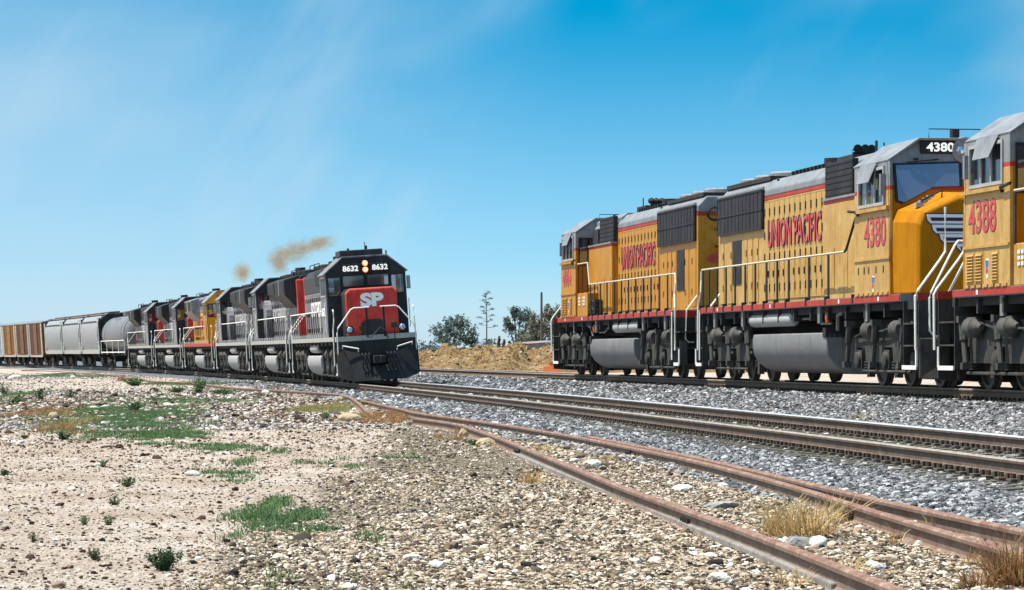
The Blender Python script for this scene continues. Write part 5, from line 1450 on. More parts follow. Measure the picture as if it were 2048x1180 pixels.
tree(bx(1088), 238, 1.2, [(-1.0, 0, 1.3, .9, .9), (-.2, .2, 2.0, .9, 1.0), (.6, 0, 2.8, .7, 1.0), (1.0, .2, 1.7, .9, 1.2), (.0, 0, .9, 1.1, .7), (1.3, 0, 2.9, .6, 1.1), (-.6, 0, 2.5, .6, .8), (.3, .1, 3.4, .4, .6), (1.7, 0, 3.3, .4, .8)], 'greyish scrubby thicket tree in front of the yellow locomotive 4064', leaf='leaf_grey', nleaf=7500, size=.11, stems=3, trunk=.05)
# agave flower stalk
ag = empty('agave', (bx(976), 222, 1.9))
q = MB(); q.tube([(0, 0, -.6), (.02, 0, 2.0), (-.05, 0, 3.9)], .055, 6, 0, .02)
pads = []
for k in range(17):
    z = 1.55 + k * .15; a = k * 2.4; l = .62 - .028 * k
    e = (math.cos(a) * l, math.sin(a) * l, z + .10)
    q.tube([(0, 0, z - .02), (e[0] * .6, e[1] * .6, z), e], .016, 4)
    pads.append(e)
q.build('stem', M['bark'], ag)
C = np.concatenate([np.array(p)[None] + rng.normal(0, 1, (26, 3)) * [.10, .10, .035] for p in pads]); n = len(C)
A = rand_dirs(n) * .06; B_ = np.cross(A, rand_dirs(n)); B_ = B_ / (np.linalg.norm(B_, axis=1)[:, None] + 1e-6) * .05
link('flower_cluster', quads_mesh('flower_cluster', C, A, B_, M['leaf']), ag)
q = MB()
for k in range(16):
    a = k * math.pi * 2 / 16; q.loft([[(math.cos(a) * .05 - math.sin(a) * .06, math.sin(a) * .05 + math.cos(a) * .06, -.3), (math.cos(a) * .05 + math.sin(a) * .06, math.sin(a) * .05 - math.cos(a) * .06, -.3), (math.cos(a) * .05, math.sin(a) * .05, -.25)], [(math.cos(a) * .55, math.sin(a) * .55, .28)] * 3])
q.build('leaf_rosette', M['weed_dark'], ag)
tag(ag, 'tall thin agave flower stalk with tiered tufts, standing alone against the sky', 'plant')
po = MB().cyl((0, 0, -.5), (0, 0, 5.1), .11, .08, 8).build('utility_pole', M['bark'], None, True, loc=(bx(1083), 236, 1.1))
tag(po, 'dark wooden pole rising out of the greyish thicket', 'pole')
for px, h, lab in ((997, .95, 'taller brown post on top of the dirt mound'), (1007, .75, 'shorter brown stump on top of the dirt mound')):
    q = MB(); q.tube([(0, 0, -.5), (.02, 0, h * .6), (.05, 0, h)], .13, 7, 0, .08)
    q.tube([(.02, 0, h * .55), (.13, 0, h * .8)], .05, 5)
    tag(q.build('post', M['box_brown'], None, True, loc=((px - 1024) / FPX * 200, 200, 1.75)), lab, 'post')
# low shed with a pale flat roof
sh = empty('shed', ((1068 - 1024) / FPX * 216, 218, 1.3), (0, 0, R(-6)))
MB().box(-1.15, 1.0, -1, 1, -.6, .98).build('wall', M['hopper_dark'], sh)
rf_ = MB().box(-1.3, 1.15, -1.2, 1.2, 1.0, 1.12).build('roof', M['white_letter'], sh, rot=(0, R(-4), 0))
q = MB()
for x in np.arange(-1.2, 1.15, .25): q.box(x - .02, x + .02, -1.2, 1.2, 1.121, 1.15)
q.build('roof_seam', M['sill_white'], rf_)
MB().box(-1.31, 1.16, -1.22, -1.201, .95, 1.0).build('roof_edge', M['upred'], rf_)
tag(sh, 'low shed with a pale roof half hidden behind the dirt mound', 'shed')
# orange plastic barrier
bb_ = empty('safety_barrier', ((1103 - 1024) / FPX * 168, 168, ground((1103 - 1024) / FPX * 168, 168)))
q = MB(); q.loft([[(-.45, y, z) for y, z in ((-.25, 0), (.25, 0), (.1, .40), (-.1, .40))], [(.55, y, z) for y, z in ((-.25, 0), (.25, 0), (.1, .40), (-.1, .40))]]); q.build('barrier_block', M['amber'], bb_, bevel=.03)
q = MB(); q.box(-.1, .35, -.06, .06, .402, .62); q.build('barrier_top', M['amber'], bb_, bevel=.03)
tag(bb_, 'orange plastic barrier on the sand by the far end of locomotive 4064', 'barrier')

# ---------------------------------------------------------------- loose stones (real stones, instanced on points)
def stone_material(name, stops, rough=.9):
    m, N, L, b = nodes_of(name)
    oi = N.new('ShaderNodeObjectInfo'); r = ramp(N, stops); L.new(oi.outputs['Random'], r.inputs['Fac'])
    tc = N.new('ShaderNodeTexCoord'); n1 = tex(N, 'ShaderNodeTexNoise', L, tc.outputs['Object'], Scale=3.0, Detail=4.0)
    mr = N.new('ShaderNodeMapRange'); mr.inputs['To Min'].default_value = .72; mr.inputs['To Max'].default_value = 1.25; L.new(n1.outputs['Fac'], mr.inputs['Value'])
    mx = N.new('ShaderNodeMix'); mx.data_type = 'RGBA'; mx.blend_type = 'MULTIPLY'; mx.inputs['Factor'].default_value = 1
    L.new(r.outputs['Color'], mx.inputs['A']); L.new(mr.outputs[0], mx.inputs['B']); L.new(mx.outputs['Result'], b.inputs['Base Color'])
    b.inputs['Roughness'].default_value = rough; b.inputs['Specular IOR Level'].default_value = .2
    return m
M['pebble'] = stone_material('river_pebbles', [(0, (.025, .022, .02)), (.25, (.085, .062, .042)), (.48, (.25, .18, .115)), (.66, (.41, .32, .225)), (.86, (.54, .44, .33)), (1, (.76, .70, .62))])
M['ballast'] = stone_material('crushed_ballast', [(0, (.03, .032, .038)), (.3, (.085, .086, .09)), (.58, (.19, .19, .19)), (.85, (.31, .31, .305)), (1, (.56, .56, .56))])
M['mixed'] = stone_material('mixed_stones', [(0, (.04, .036, .035)), (.35, (.15, .135, .13)), (.6, (.30, .265, .24)), (.85, (.46, .42, .38)), (1, (.66, .63, .59))])
M['chip'] = stone_material('sand_stones', [(0, (.018, .010, .008)), (.40, (.07, .038, .028)), (.60, (.22, .15, .10)), (.8, (.48, .40, .31)), (1, (.70, .66, .60))])
def stone_group(name, mat, rough_amt, flat, sub):
    ng = bpy.data.node_groups.new(name, 'GeometryNodeTree')
    ng.interface.new_socket('Geometry', in_out='INPUT', socket_type='NodeSocketGeometry')
    ng.interface.new_socket('Geometry', in_out='OUTPUT', socket_type='NodeSocketGeometry')
    N, L = ng.nodes, ng.links
    gi, go = N.new('NodeGroupInput'), N.new('NodeGroupOutput')
    join = N.new('GeometryNodeJoinGeometry')
    for k in range(5):
        ico = N.new('GeometryNodeMeshIcoSphere'); ico.inputs['Radius'].default_value = .5; ico.inputs['Subdivisions'].default_value = sub
        pos = N.new('GeometryNodeInputPosition')
        ad = N.new('ShaderNodeVectorMath'); ad.operation = 'ADD'; ad.inputs[1].default_value = (k * 7.3, k * 3.1, k * 5.7); L.new(pos.outputs[0], ad.inputs[0])
        nz_ = N.new('ShaderNodeTexNoise'); nz_.inputs['Scale'].default_value = 1.6; nz_.inputs['Detail'].default_value = 1.5; L.new(ad.outputs[0], nz_.inputs['Vector'])
        sub_ = N.new('ShaderNodeVectorMath'); sub_.operation = 'SUBTRACT'; sub_.inputs[1].default_value = (.5, .5, .5); L.new(nz_.outputs['Color'], sub_.inputs[0])
        sc = N.new('ShaderNodeVectorMath'); sc.operation = 'SCALE'; sc.inputs['Scale'].default_value = rough_amt; L.new(sub_.outputs[0], sc.inputs[0])
        sp_ = N.new('GeometryNodeSetPosition'); L.new(ico.outputs['Mesh'], sp_.inputs['Geometry']); L.new(sc.outputs[0], sp_.inputs['Offset'])
        tf = N.new('GeometryNodeTransform'); tf.inputs['Scale'].default_value = (1.15 - .1 * (k % 3), .85 + .08 * k, flat); L.new(sp_.outputs[0], tf.inputs['Geometry'])
        g2 = N.new('GeometryNodeGeometryToInstance'); L.new(tf.outputs[0], g2.inputs[0]); L.new(g2.outputs[0], join.inputs[0])
    iop = N.new('GeometryNodeInstanceOnPoints'); iop.inputs['Pick Instance'].default_value = True
    L.new(gi.outputs[0], iop.inputs['Points']); L.new(join.outputs[0], iop.inputs['Instance'])
    ri = N.new('FunctionNodeRandomValue'); ri.data_type = 'INT'; ri.inputs['Min'].default_value = 0; ri.inputs['Max'].default_value = 4; L.new(ri.outputs['Value'] if False else [o for o in ri.outputs if o.type == 'INT'][0], iop.inputs['Instance Index'])
    [i for i in ri.inputs if i.type == 'INT' and i.name == 'Max'][0].default_value = 4
    [i for i in ri.inputs if i.type == 'INT' and i.name == 'Min'][0].default_value = 0
    rr = N.new('FunctionNodeRandomValue'); rr.data_type = 'FLOAT_VECTOR'
    vi = [i for i in rr.inputs if i.type == 'VECTOR']
    vi[0].default_value = (-.45, -.45, 0); vi[1].default_value = (.45, .45, 6.283)
    L.new([o for o in rr.outputs if o.type == 'VECTOR'][0], iop.inputs['Rotation'])
    na = N.new('GeometryNodeInputNamedAttribute'); na.data_type = 'FLOAT'; na.inputs['Name'].default_value = 'size'
    L.new(na.outputs[0], iop.inputs['Scale'])
    sm = N.new('GeometryNodeSetMaterial'); sm.inputs['Material'].default_value = mat
    L.new(iop.outputs[0], sm.inputs['Geometry']); L.new(sm.outputs[0], go.inputs[0])
    return ng
def scatter(name, P, size, group):
    me = bpy.data.meshes.new(name)
    me.vertices.add(len(P)); me.vertices.foreach_set('co', P.astype(np.float32).ravel())
    a = me.attributes.new('size', 'FLOAT', 'POINT'); a.data.foreach_set('value', size.astype(np.float32))
    me.update()
    o = link(name, me); mod = o.modifiers.new('stones', 'NODES'); mod.node_group = group
    return tag(o, kind='stuff')
def sample(n, y0, y1, power=1.0, margin=2.0, umax=.175):
    """random ground places inside a wedge a little wider than what the road side shows"""
    y = y0 + (y1 - y0) * rng.random(n) ** power
    x = (rng.random(n) * 2 - 1) * (umax * y + margin)
    return x, y
gb = stone_group('ballast_stones', M['ballast'], .75, .75, 2)
gp = stone_group('pebble_stones', M['pebble'], .62, .62, 2)
gc = stone_group('sand_chips', M['chip'], .6, .6, 1)
clods = stone_material('earth_clods', [(0, (.05, .026, .012)), (.4, (.20, .12, .05)), (.75, (.42, .30, .16)), (1, (.62, .52, .38))])
scatter('mound_clods', mound_pts + np.array([0, 0, .02]), rng.lognormal(math.log(.10), .50, len(mound_pts)), stone_group('clod_stones', clods, .7, .7, 2))
# grey ballast
n = 900000
x, y = sample(n, 17, 165, 1.35)
d, du = lat_main(x, y), lat_up(x, y)
edge = -3.15 + .35 * smooth_noise(x * 1.1, y * .6, 31)
ok = (d > edge) & (du < 2.0)
dens = np.clip(34 / y, .25, 1)
ok &= rng.random(n) < dens
ok &= ~((np.abs(d + .75) < .10) | (np.abs(d - .75) < .10) | (np.abs(du + .75) < .10))
ok &= ~((np.abs(d) < 1.05) & (rng.random(n) < .35)) & (lat_up(x, y) < 2.0)
x, y = x[ok], y[ok]; sz = rng.lognormal(math.log(.036), .34, len(x)) * np.clip(y / 48, 1, 1.9)
scatter('ballast', np.stack([x, y, terrain(x, y) + sz * .10], 1), sz, gb)
# river pebbles among the old siding
n = 1500000
x, y = sample(n, 16, 62, 1.3)
ok = (rng.random(n) < gravel_zone(x, y) * (.30 + .70 * sstep(-.30, .25, smooth_noise(x * 1.1, y * .5, 52) + .5 * smooth_noise(x * 3.1, y * 1.4, 53) + sstep(-.4, 1.6, x - .0 * y)))) & (lat_main(x, y) < -2.75 + .3 * smooth_noise(x, y, 33)) & (rng.random(n) < np.clip(26 / y, .3, 1) * (1 - .72 * sstep(30, 46, y) * (x < .3)))
x, y = x[ok], y[ok]; sz = rng.lognormal(math.log(.0125), .55, len(x)) * np.clip(y / 34, 1, 1.7)
scatter('gravel', np.stack([x, y, terrain(x, y) + sz * .12], 1), sz, gp)
# scattered chips and clods on the sand
n = 900000
x, y = sample(n, 16, 125, 1.25)
p = (1 - gravel_zone(x, y) * .9) * (.17 + .34 * sstep(.0, .5, smooth_noise(x * .6, y * .25, 35)) + .7 * sstep(60, 75, y) * sstep(-.2, .3, smooth_noise(x * .3, y * .12, 36)))
ok = (rng.random(n) < p) & (lat_main(x, y) < -3.0)
x, y = x[ok], y[ok]; sz = rng.lognormal(math.log(.0150), .55, len(x)) * np.clip(y / 36, 1, 3.0)
scatter('loose_stones', np.stack([x, y, terrain(x, y) + sz * .10], 1), sz, gc)

n = 160000
x, y = sample(n, 62, 235, 1.2)
p = .25 + .5 * sstep(-.3, .2, smooth_noise(x * .25, y * .08, 37))
ok = (rng.random(n) < p) & (lat_main(x, y) < -3.2)
x, y = x[ok], y[ok]; sz = rng.lognormal(math.log(.055), .40, len(x))
scatter('far_gravel', np.stack([x, y, terrain(x, y) + sz * .10], 1), sz, stone_group('far_stones', M['mixed'], .7, .7, 1))

# ---------------------------------------------------------------- single rocks
def rock_mesh(seed, sx, sy, sz_, cut=.0):
    bm = bmesh.new(); bmesh.ops.create_icosphere(bm, subdivisions=3, radius=1.0)
    r = np.random.default_rng(seed)
    ds = r.normal(size=(9, 3)); ds /= np.linalg.norm(ds, axis=1)[:, None]; of = r.uniform(.62, .92, 9)
    for v in bm.verts:
        c = np.array(v.co)
        for dd, o in zip(ds, of):      # flat facets
            t = c @ dd
            if t > o: c = c - dd * (t - o) * .85
        c = c * (1 + .05 * math.sin(c[0] * 9 + seed) * math.sin(c[1] * 8) + .035 * math.sin(c[2] * 15 + c[0] * 13))
        v.co = (c[0] * sx, c[1] * sy, c[2] * sz_)
    me = bpy.data.meshes.new('rock'); bm.to_mesh(me); bm.free()
    return me
M['rock_white'] = rail_paint('chalky_rock', (.42, .37, .30), (.62, .58, .51), (.74, .72, .67), rough=.9)
M['rock_tan'] = rail_paint('tan_rock', (.25, .17, .09), (.42, .32, .19), (.56, .46, .31), rough=.9)
M['rock_grey'] = rail_paint('grey_rock', (.14, .135, .12), (.25, .24, .22), (.38, .37, .34), rough=.9)
rocks = [  # px, py (base), width px, height/width, material, label
    (1186, 936, 42, .55, 'rock_white', 'white lumpy rock between the two rusty rails, farther off than the flat white one'),
    (1150, 926, 24, .6, 'rock_white', 'smaller white rock just behind the white lumpy rock between the rusty rails'),
    (1366, 982, 46, .40, 'rock_white', 'flat white rock halfway along the rusty rails, by the middle siding rail'),
    (1446, 974, 24, .5, 'rock_white', 'small white rock up against the middle siding rail'),
    (1441, 1018, 78, .26, 'rock_grey', 'long flat grey rock behind the big dry grass clump'),
    (1598, 1095, 66, .52, 'rock_grey', 'large grey rock in front of the big dry grass clump'),
    (1637, 1096, 38, .95, 'rock_white', 'white rock touching the large grey rock'),
    (1838, 1094, 19, .95, 'rock_white', 'round white stone beside the middle siding rail near the right edge'),
    (1752, 1142, 50, .55, 'rock_white', 'long pale rock close to the nearest siding rail'),
    (1440, 1166, 52, .55, 'rock_white', 'white rock at the bottom edge, below the weathered plank'),
    (975, 893, 48, .50, 'rock_tan', 'tan rock in front of the spot where the siding rails meet'),
    (926, 873, 22, 1.1, 'rock_tan', 'upright tan rock leaning on the nearest siding rail'),
    (906, 844, 24, .45, 'rock_tan', 'flat tan rock wedged where the two siding rails converge'),
    (700, 842, 50, .45, 'rock_tan', 'yellowish lumpy rock at the edge of the sand, below the bent rail'),
    (681, 803, 17, .85, 'rock_tan', 'round tan rock beside the hump of the bent rail'),
    (769, 838, 10, 1.0, 'rock_white', 'small white stone in the orange grass at the end of the bent rail'),
    (531, 787, 16, .7, 'rock_white', 'white stone at the end of the green tuft by the gravel heap'),
    (107, 838, 24, .8, 'rock_tan', 'tan rock in the orange dry weeds at the left'),
    (28, 758, 30, .35, 'rock_white', 'long flat white rock near the left edge below the bent rail'),
    (145, 756, 12, .6, 'rock_white', 'small pale stone in the distance just below the bent rail'),
    (384, 952, 34, .45, 'rock_white', 'pale flat stone at the left end of the green weeds in the sand'),
    (357, 958, 30, .3, 'rock_tan', 'brown flat stone half buried next to the pale flat stone'),
    (196, 932, 18, .6, 'rock_white', 'white stone lying alone on the open sand'),
]
for i, (px, py, w, hr_, mt, lab) in enumerate(rocks):
    x, y, z = at(px, py); s = w * y / FPX / 2
    me = rock_mesh(i + 3, s, s * .8, s * hr_); me.materials.append(M[mt])
    tag(link('rock', me, None, loc=(x, y + s * .5, z + s * hr_ * .45), rot=(0, random.uniform(-.15, .15), random.uniform(-.3, .3))), lab, 'rock')
st = MB(); st.tube([(-.18, 0, .02), (0, .02, .04), (.2, 0, .015)], .018, 5, 0, .01)
x, y, z = at(222, 897)
tag(st.build('stick', M['bark'], None, loc=(x, y, z), rot=(0, 0, .6)), 'dark broken stick lying on the sand', 'stick')

# ---------------------------------------------------------------- weeds and grass
def blades(n, rad, h, spread, wid, curl=.35, taper=True):
    """n narrow blades rising from a disc; returns vertices and quads"""
    a = rng.uniform(0, 2 * math.pi, n); r = rad * np.sqrt(rng.random(n))
    p0 = np.stack([r * np.cos(a), r * np.sin(a), np.zeros(n)], 1)
    az = a + rng.normal(0, .9, n); lean = np.abs(rng.normal(0, spread, n))
    hh = h * rng.uniform(.45, 1.1, n)
    dirv = np.stack([np.cos(az) * np.sin(lean), np.sin(az) * np.sin(lean), np.cos(lean)], 1)
    p1 = p0 + dirv * (hh * .55)[:, None]
    d2 = dirv + np.stack([np.cos(az) * curl, np.sin(az) * curl, -curl * .6 * np.ones(n)], 1); d2 /= np.linalg.norm(d2, axis=1)[:, None]
    p2 = p1 + d2 * (hh * .5)[:, None]
    s = np.stack([-np.sin(az + .6), np.cos(az + .6), np.zeros(n)], 1) * (wid * rng.uniform(.6, 1.3, n))[:, None]
    v = np.concatenate([p0 - s, p0 + s, p1 - s, p1 + s, p2 - s * .25, p2 + s * .25], 1).reshape(-1, 3)
    k = np.arange(n)[:, None] * 6
    f = np.concatenate([k + [0, 1, 3, 2], k + [2, 3, 5, 4]], 0)
    return v, f
def mesh_vf(name, v, f, mat):
    me = bpy.data.meshes.new(name)
    me.vertices.add(len(v)); me.vertices.foreach_set('co', np.asarray(v, np.float32).ravel())
    me.loops.add(f.size); me.loops.foreach_set('vertex_index', f.ravel().astype(np.int32))
    me.polygons.add(len(f)); me.polygons.foreach_set('loop_start', np.arange(0, f.size, 4)); me.polygons.foreach_set('loop_total', np.full(len(f), 4))
    me.update(); me.validate(); me.materials.append(mat)
    return me
def leafy_mesh(rad, h, n, mat):
    """bushy broad-leaved weed: stems with many small leaves"""
    ns = 26
    a = rng.uniform(0, 2 * math.pi, ns); l = rng.uniform(.1, .75, ns)
    tip = np.stack([np.cos(a) * rad * l * 1.25, np.sin(a) * rad * l * 1.25, h * (1.05 - .55 * l * rng.uniform(.6, 1.2, ns))], 1)
    t = rng.uniform(.15, 1, (n,)); k = rng.integers(0, ns, n)
    C = tip[k] * t[:, None] * np.stack([np.ones(n), np.ones(n), t ** .3], 1) + rng.normal(0, .05, (n, 3)) * [rad, rad, h]
    C[:, 2] = np.abs(C[:, 2]) + .004
    A = rand_dirs(n) * (rad * rng.uniform(.05, .15, n))[:, None]; B_ = np.cross(A, rand_dirs(n)); B_ = B_ / (np.linalg.norm(B_, axis=1)[:, None] + 1e-9) * (rad * .06)
    return quads_mesh('weed', C, A, B_, mat)
weeds = [   # px, py(base), width, height px, material, label
    (328, 1143, 82, 40, 'weed_dark', 'largest leafy green bush standing on the bare sand at the bottom'),
    (189, 1122, 40, 24, 'weed_dark', 'ragged green weed left of the largest bush at the bottom'),
    (66, 1086, 30, 22, 'weed_dark', 'dark green weed near the bottom left corner'),
    (168, 1052, 34, 18, 'weed', 'left one of two small green weeds side by side on the sand'),
    (214, 1051, 34, 18, 'weed', 'right one of two small green weeds side by side on the sand'),
    (228, 1014, 38, 20, 'weed_dark', 'thin twiggy green weed above the pair of small weeds'),
    (253, 974, 46, 18, 'weed_dark', 'low dark weed in the middle of the sand, above the twiggy one'),
    (205, 935, 26, 14, 'weed', 'small green weed beside the white stone on the sand'),
    (78, 802, 38, 24, 'weed_dark', 'round dark green shrub near the left edge, right of the smaller one'),
    (138, 798, 34, 18, 'weed_dark', 'round dark green shrub above the orange dry weeds'),
    (8, 790, 30, 26, 'weed_dark', 'dark green shrub cut off by the left edge'),
    (30, 808, 46, 14, 'weed', 'spreading green weed between the two left shrubs'),
    (268, 824, 38, 18, 'weed_dark', 'rounded green shrub right of the orange dry weeds'),
    (396, 787, 52, 34, 'weed', 'bushy blue-green shrub near the bent rail, in front of the train'),
    (352, 786, 50, 10, 'weed', 'low green weed at the left foot of the bushy blue-green shrub'),
    (445, 789, 60, 9, 'weed', 'low green weed at the right foot of the bushy blue-green shrub'),
    (126, 880, 46, 15, 'weed_dark', 'dark spreading weed at the lower edge of the green patch'),
    (48, 878, 26, 8, 'weed_dark', 'flat dark weed lying on the sand near the left edge'),
    (652, 838, 30, 12, 'weed', 'small green weed beside the yellowish lumpy rock'),
    (270, 772, 60, 16, 'weed', 'green weed under the bent rail, near the orange tuft'),
    (948, 890, 40, 10, 'weed', 'small blue-green weed at the foot of the upright tan rock'),
    (8, 952, 40, 12, 'weed_dark', 'small weed at the left edge of the open sand'),
]
for i, (px, py, w, h, mt, lab) in enumerate(weeds):
    x, y, z = at(px, py); rad = w * y / FPX / 2; hh = h * y / FPX * 1.1
    me = leafy_mesh(rad * 1.1, hh, 1100 if w > 60 else 520, M[mt]); me.name = 'weed'
    tag(link('weed', me, None, loc=(x, y + rad * .3, z - .005), rot=(0, 0, random.uniform(0, 6))), lab, 'weed')
dry = [
    (1600, 1075, 190, 100, 'grass_dry', 460, 'big clump of dry straw grass between the siding rails, behind the grey rock'),
    (1690, 1045, 80, 70, 'grass_dry', 120, 'dry straw tuft against the middle siding rail, right of the big clump'),
    (1060, 968, 60, 36, 'grass_dry', 130, 'straw tuft in front of the nearest siding rail, above the plank'),
    (1084, 902, 50, 22, 'grass_dry', 70, 'small straw tuft beside the middle siding rail in the distance'),
    (1215, 925, 40, 26, 'grass_dry', 40, 'thin straw sprig behind the middle siding rail'),
    (2030, 1175, 130, 130, 'grass_rust', 420, 'thick orange-brown grass clump in the lower right corner'),
    (1955, 1178, 90, 60, 'grass_rust', 170, 'lower orange grass clump left of the thick corner clump'),
    (1792, 1090, 40, 56, 'grass_dry', 22, 'forked straw sprig in front of the middle siding rail'),
    (1945, 1132, 60, 44, 'grass_dry', 26, 'straw sprig left of the thick corner clump, against the rail'),
    (1880, 1060, 60, 50, 'grass_dry', 30, 'straw sprig growing between the middle rail and the guard rail'),
    (1690, 1000, 120, 34, 'grass_dry', 90, 'low straw growing between the middle rail and the guard rail, behind the big clump'),
    (1700, 1150, 90, 50, 'grass_dry', 90, 'loose straw beside the nearest siding rail at the bottom right'),
    (1130, 1170, 50, 20, 'grass_dry', 24, 'faint straw sprig at the bottom edge, left of the white rock'),
    (1580, 1172, 110, 50, 'grass_dry', 70, 'straw tuft on the near side of the nearest siding rail'),
    (1725, 838, 90, 22, 'grass_dry', 50, 'sparse straw on the grey ballast between the two main tracks'),
    (1540, 822, 40, 12, 'grass_dry', 24, 'tiny straw tuft on the ballast beyond the curved track'),
    (244, 762, 28, 18, 'grass_rust', 90, 'orange tuft beside the bent rail, in front of the train'),
    (930, 868, 60, 22, 'grass_rust', 110, 'orange-brown tuft round the upright tan rock'),
]
for px, py, w, h, mt, n, lab in dry:
    x, y, z = at(px, py); rad = w * y / FPX / 2; hh = h * y / FPX
    v, f = blades(n, rad * .72, hh, .85, .0028 + .00004 * y, .55)
    tag(link('dry_grass', mesh_vf('dry_grass', v, f, M[mt]), None, loc=(x, y + rad * .4, z - .01)), lab, 'dry grass')
def patch(name, spots, mat, h=.06, wid=.006, dens=260):
    V, F, o = [], [], 0
    sub = []
    for px, py, w, hp in spots:     # centre and size in the photo, broken into ragged tufts
        for k in range(max(3, int(w * hp / 260))):
            f = rng.uniform(.12, .45)
            sub.append((px + rng.normal(0, .24) * w, py + rng.normal(0, .24) * hp, w * f, hp * f * rng.uniform(.7, 1.5)))
        sub.append((px, py, w * .8, hp * .7))
    for px, py, w, hp in sub:
        x0, y0, _ = at(px, py + hp / 2); x1, y1, _ = at(px, py - hp / 2)
        rx = w * (y0 + y1) / 2 / FPX / 2; ry = (y1 - y0) / 2; cx, cy = (px - 1024) / FPX * (y0 + y1) / 2, (y0 + y1) / 2
        n = int(min(5000, 1.0 * dens * rx * ry * 3.1 * rng.uniform(.3, 1.7)))
        a = rng.uniform(0, 2 * math.pi, n); r = rng.random(n) ** .62 * rng.uniform(.7, 1.25, n)
        X = cx + rx * r * np.cos(a); Y = cy + ry * r * np.sin(a)
        keep = smooth_noise(X * 2.6, Y * 1.2, 41) + .7 * smooth_noise(X * 9, Y * 4, 42) + rng.normal(0, .12, n) > .02
        X, Y = X[keep], Y[keep]; n = len(X)
        if n == 0: continue
        v, f = blades(n, .02, h * rng.uniform(.5, 1.15), .75, wid * .45 + .00005 * cy, .5)
        k = np.repeat(np.arange(n), 6)
        v = v + np.stack([X[k], Y[k], terrain(X, Y)[k]], 1)
        V.append(v); F.append(f + o); o += len(v)
    me = mesh_vf(name, np.concatenate(V), np.concatenate(F), mat)
    return tag(link(name, me), kind='stuff')
patch('grass', [(300, 845, 200, 46), (210, 822, 150, 28), (340, 870, 130, 26), (440, 900, 210, 16), (455, 945, 120, 44), (620, 932, 140, 20), (500, 1030, 130, 54), (600, 1040, 150, 50), (470, 1075, 90, 40), (430, 803, 240, 14), (560, 1165, 70, 40), (680, 1165, 80, 50), (180, 806, 60, 16), (730, 1075, 70, 30), (250, 840, 260, 60), (330, 875, 200, 30), (520, 905, 120, 12), (700, 935, 80, 12), (40, 790, 90, 24), (30, 806, 120, 14), (560, 1010, 90, 30), (640, 1065, 120, 36), (400, 768, 300, 7), (120, 752, 240, 8), (800, 915, 120, 14), (560, 900, 40, 8), (820, 1178, 90, 16), (300, 800, 100, 12)], M['weed'], h=.085, wid=.006, dens=330)
patch('yellow_grass', [(650, 822, 170, 16), (735, 812, 60, 18), (150, 850, 60, 24), (705, 770, 60, 6)], M['grass_yellow'], h=.15, wid=.006, dens=420)
patch('rusty_grass', [(800, 832, 110, 22), (750, 838, 120, 16), (100, 822, 110, 44), (130, 858, 90, 24), (560, 776, 60, 6), (880, 880, 60, 10)], M['grass_rust'], h=.12, wid=.006, dens=330)

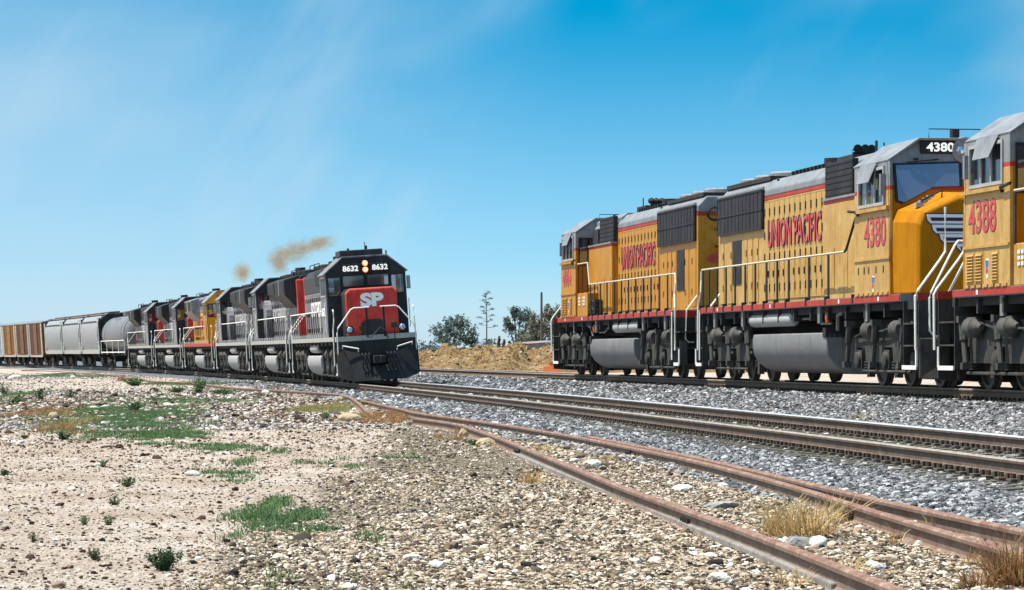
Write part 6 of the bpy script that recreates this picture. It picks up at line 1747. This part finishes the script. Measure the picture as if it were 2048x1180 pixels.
# ---------------------------------------------------------------- exhaust smoke
def smoke(px, py, s, size, seed, label_z=None, dens=.55):
    x, y, th = curve_at(s); yy = y
    X, Z = (px - 1024) / FPX * yy, EYE - (py - HZ) / FPX * yy
    m = bpy.data.materials.new('exhaust_smoke'); m.use_nodes = True
    N, L = m.node_tree.nodes, m.node_tree.links
    N.remove(N['Principled BSDF']); out = N['Material Output']
    pv = N.new('ShaderNodeVolumePrincipled'); pv.inputs['Color'].default_value = (.26, .07, .018, 1); pv.inputs['Anisotropy'].default_value = .3
    pv.inputs['Absorption Color'].default_value = (.80, .32, .10, 1)
    tc = N.new('ShaderNodeTexCoord')
    ln = N.new('ShaderNodeVectorMath'); ln.operation = 'LENGTH'; L.new(tc.outputs['Object'], ln.inputs[0])
    mp_ = N.new('ShaderNodeMapping'); mp_.inputs['Location'].default_value = (seed, seed * 2.0, 0); L.new(tc.outputs['Object'], mp_.inputs['Vector'])
    nz_ = tex(N, 'ShaderNodeTexNoise', L, mp_.outputs[0], Scale=3.2, Detail=8.0, Roughness=.72, Distortion=.7)
    fall = N.new('ShaderNodeMapRange'); fall.inputs['From Min'].default_value = .1; fall.inputs['From Max'].default_value = 1.0; fall.inputs['To Min'].default_value = .26; fall.inputs['To Max'].default_value = -.16; L.new(ln.outputs['Value'], fall.inputs['Value'])
    ad = N.new('ShaderNodeMath'); ad.operation = 'ADD'; L.new(nz_.outputs['Fac'], ad.inputs[0]); L.new(fall.outputs[0], ad.inputs[1])
    mr = N.new('ShaderNodeMapRange'); mr.inputs['From Min'].default_value = .52; mr.inputs['From Max'].default_value = .80; mr.inputs['To Max'].default_value = dens; L.new(ad.outputs[0], mr.inputs['Value'])
    L.new(mr.outputs[0], pv.inputs['Density']); L.new(pv.outputs[0], out.inputs['Volume'])
    bm = bmesh.new(); bmesh.ops.create_icosphere(bm, subdivisions=3, radius=1.0)
    me = bpy.data.meshes.new('exhaust_smoke'); bm.to_mesh(me); bm.free(); me.materials.append(m)
    o = link('exhaust_smoke', me, None, loc=(X, yy, Z)); o.scale = size; o.rotation_euler = (0, R(-16), 0)
    return tag(o, kind='stuff')
smoke(558, 520, 127, (1.0, .9, 1.15), 1.3, dens=3.6)
smoke(590, 503, 126, (1.3, .9, .95), 2.6, dens=3.2)
smoke(636, 488, 124, (1.5, 1.0, .65), 4.1, dens=3.0)
smoke(484, 545, 150, (1.0, .9, .95), 7.7, dens=3.2)

# small joined pieces that cannot be picked apart singly
for o in scene.objects:
    if o.type == 'MESH' and o.parent and o.name.split('.')[0] in {'latch', 'grille_bar', 'hinge', 'vent_slot', 'latch_slot', 'louvre', 'sill_flange', 'lifting_ring', 'brake_rigging', 'jacking_pad', 'rear_grab_iron',
            'tread_plate', 'nose_handle', 'air_hose', 'side_post', 'end_corrugation', 'roof_seam', 'fan_grille', 'antenna', 'roof_rail', 'grab_iron', 'rear_handrail', 'end_handrail', 'front_handrail', 'flower_cluster',
            'cab_fittings', 'cab_seat', 'walkway_step', 'plough_step', 'jumper_cable', 'tank_band', 'dome_rail', 'emblem_stripe', 'discharge_chute', 'roof_walk', 'leaf_rosette', 'cabinet_panel'}:
        o['kind'] = 'stuff'
    elif o.type == 'MESH' and o.parent and o.name.split('.')[0] == 'hood_door' and len(o.data.vertices) > 200:
        o['kind'] = 'stuff'
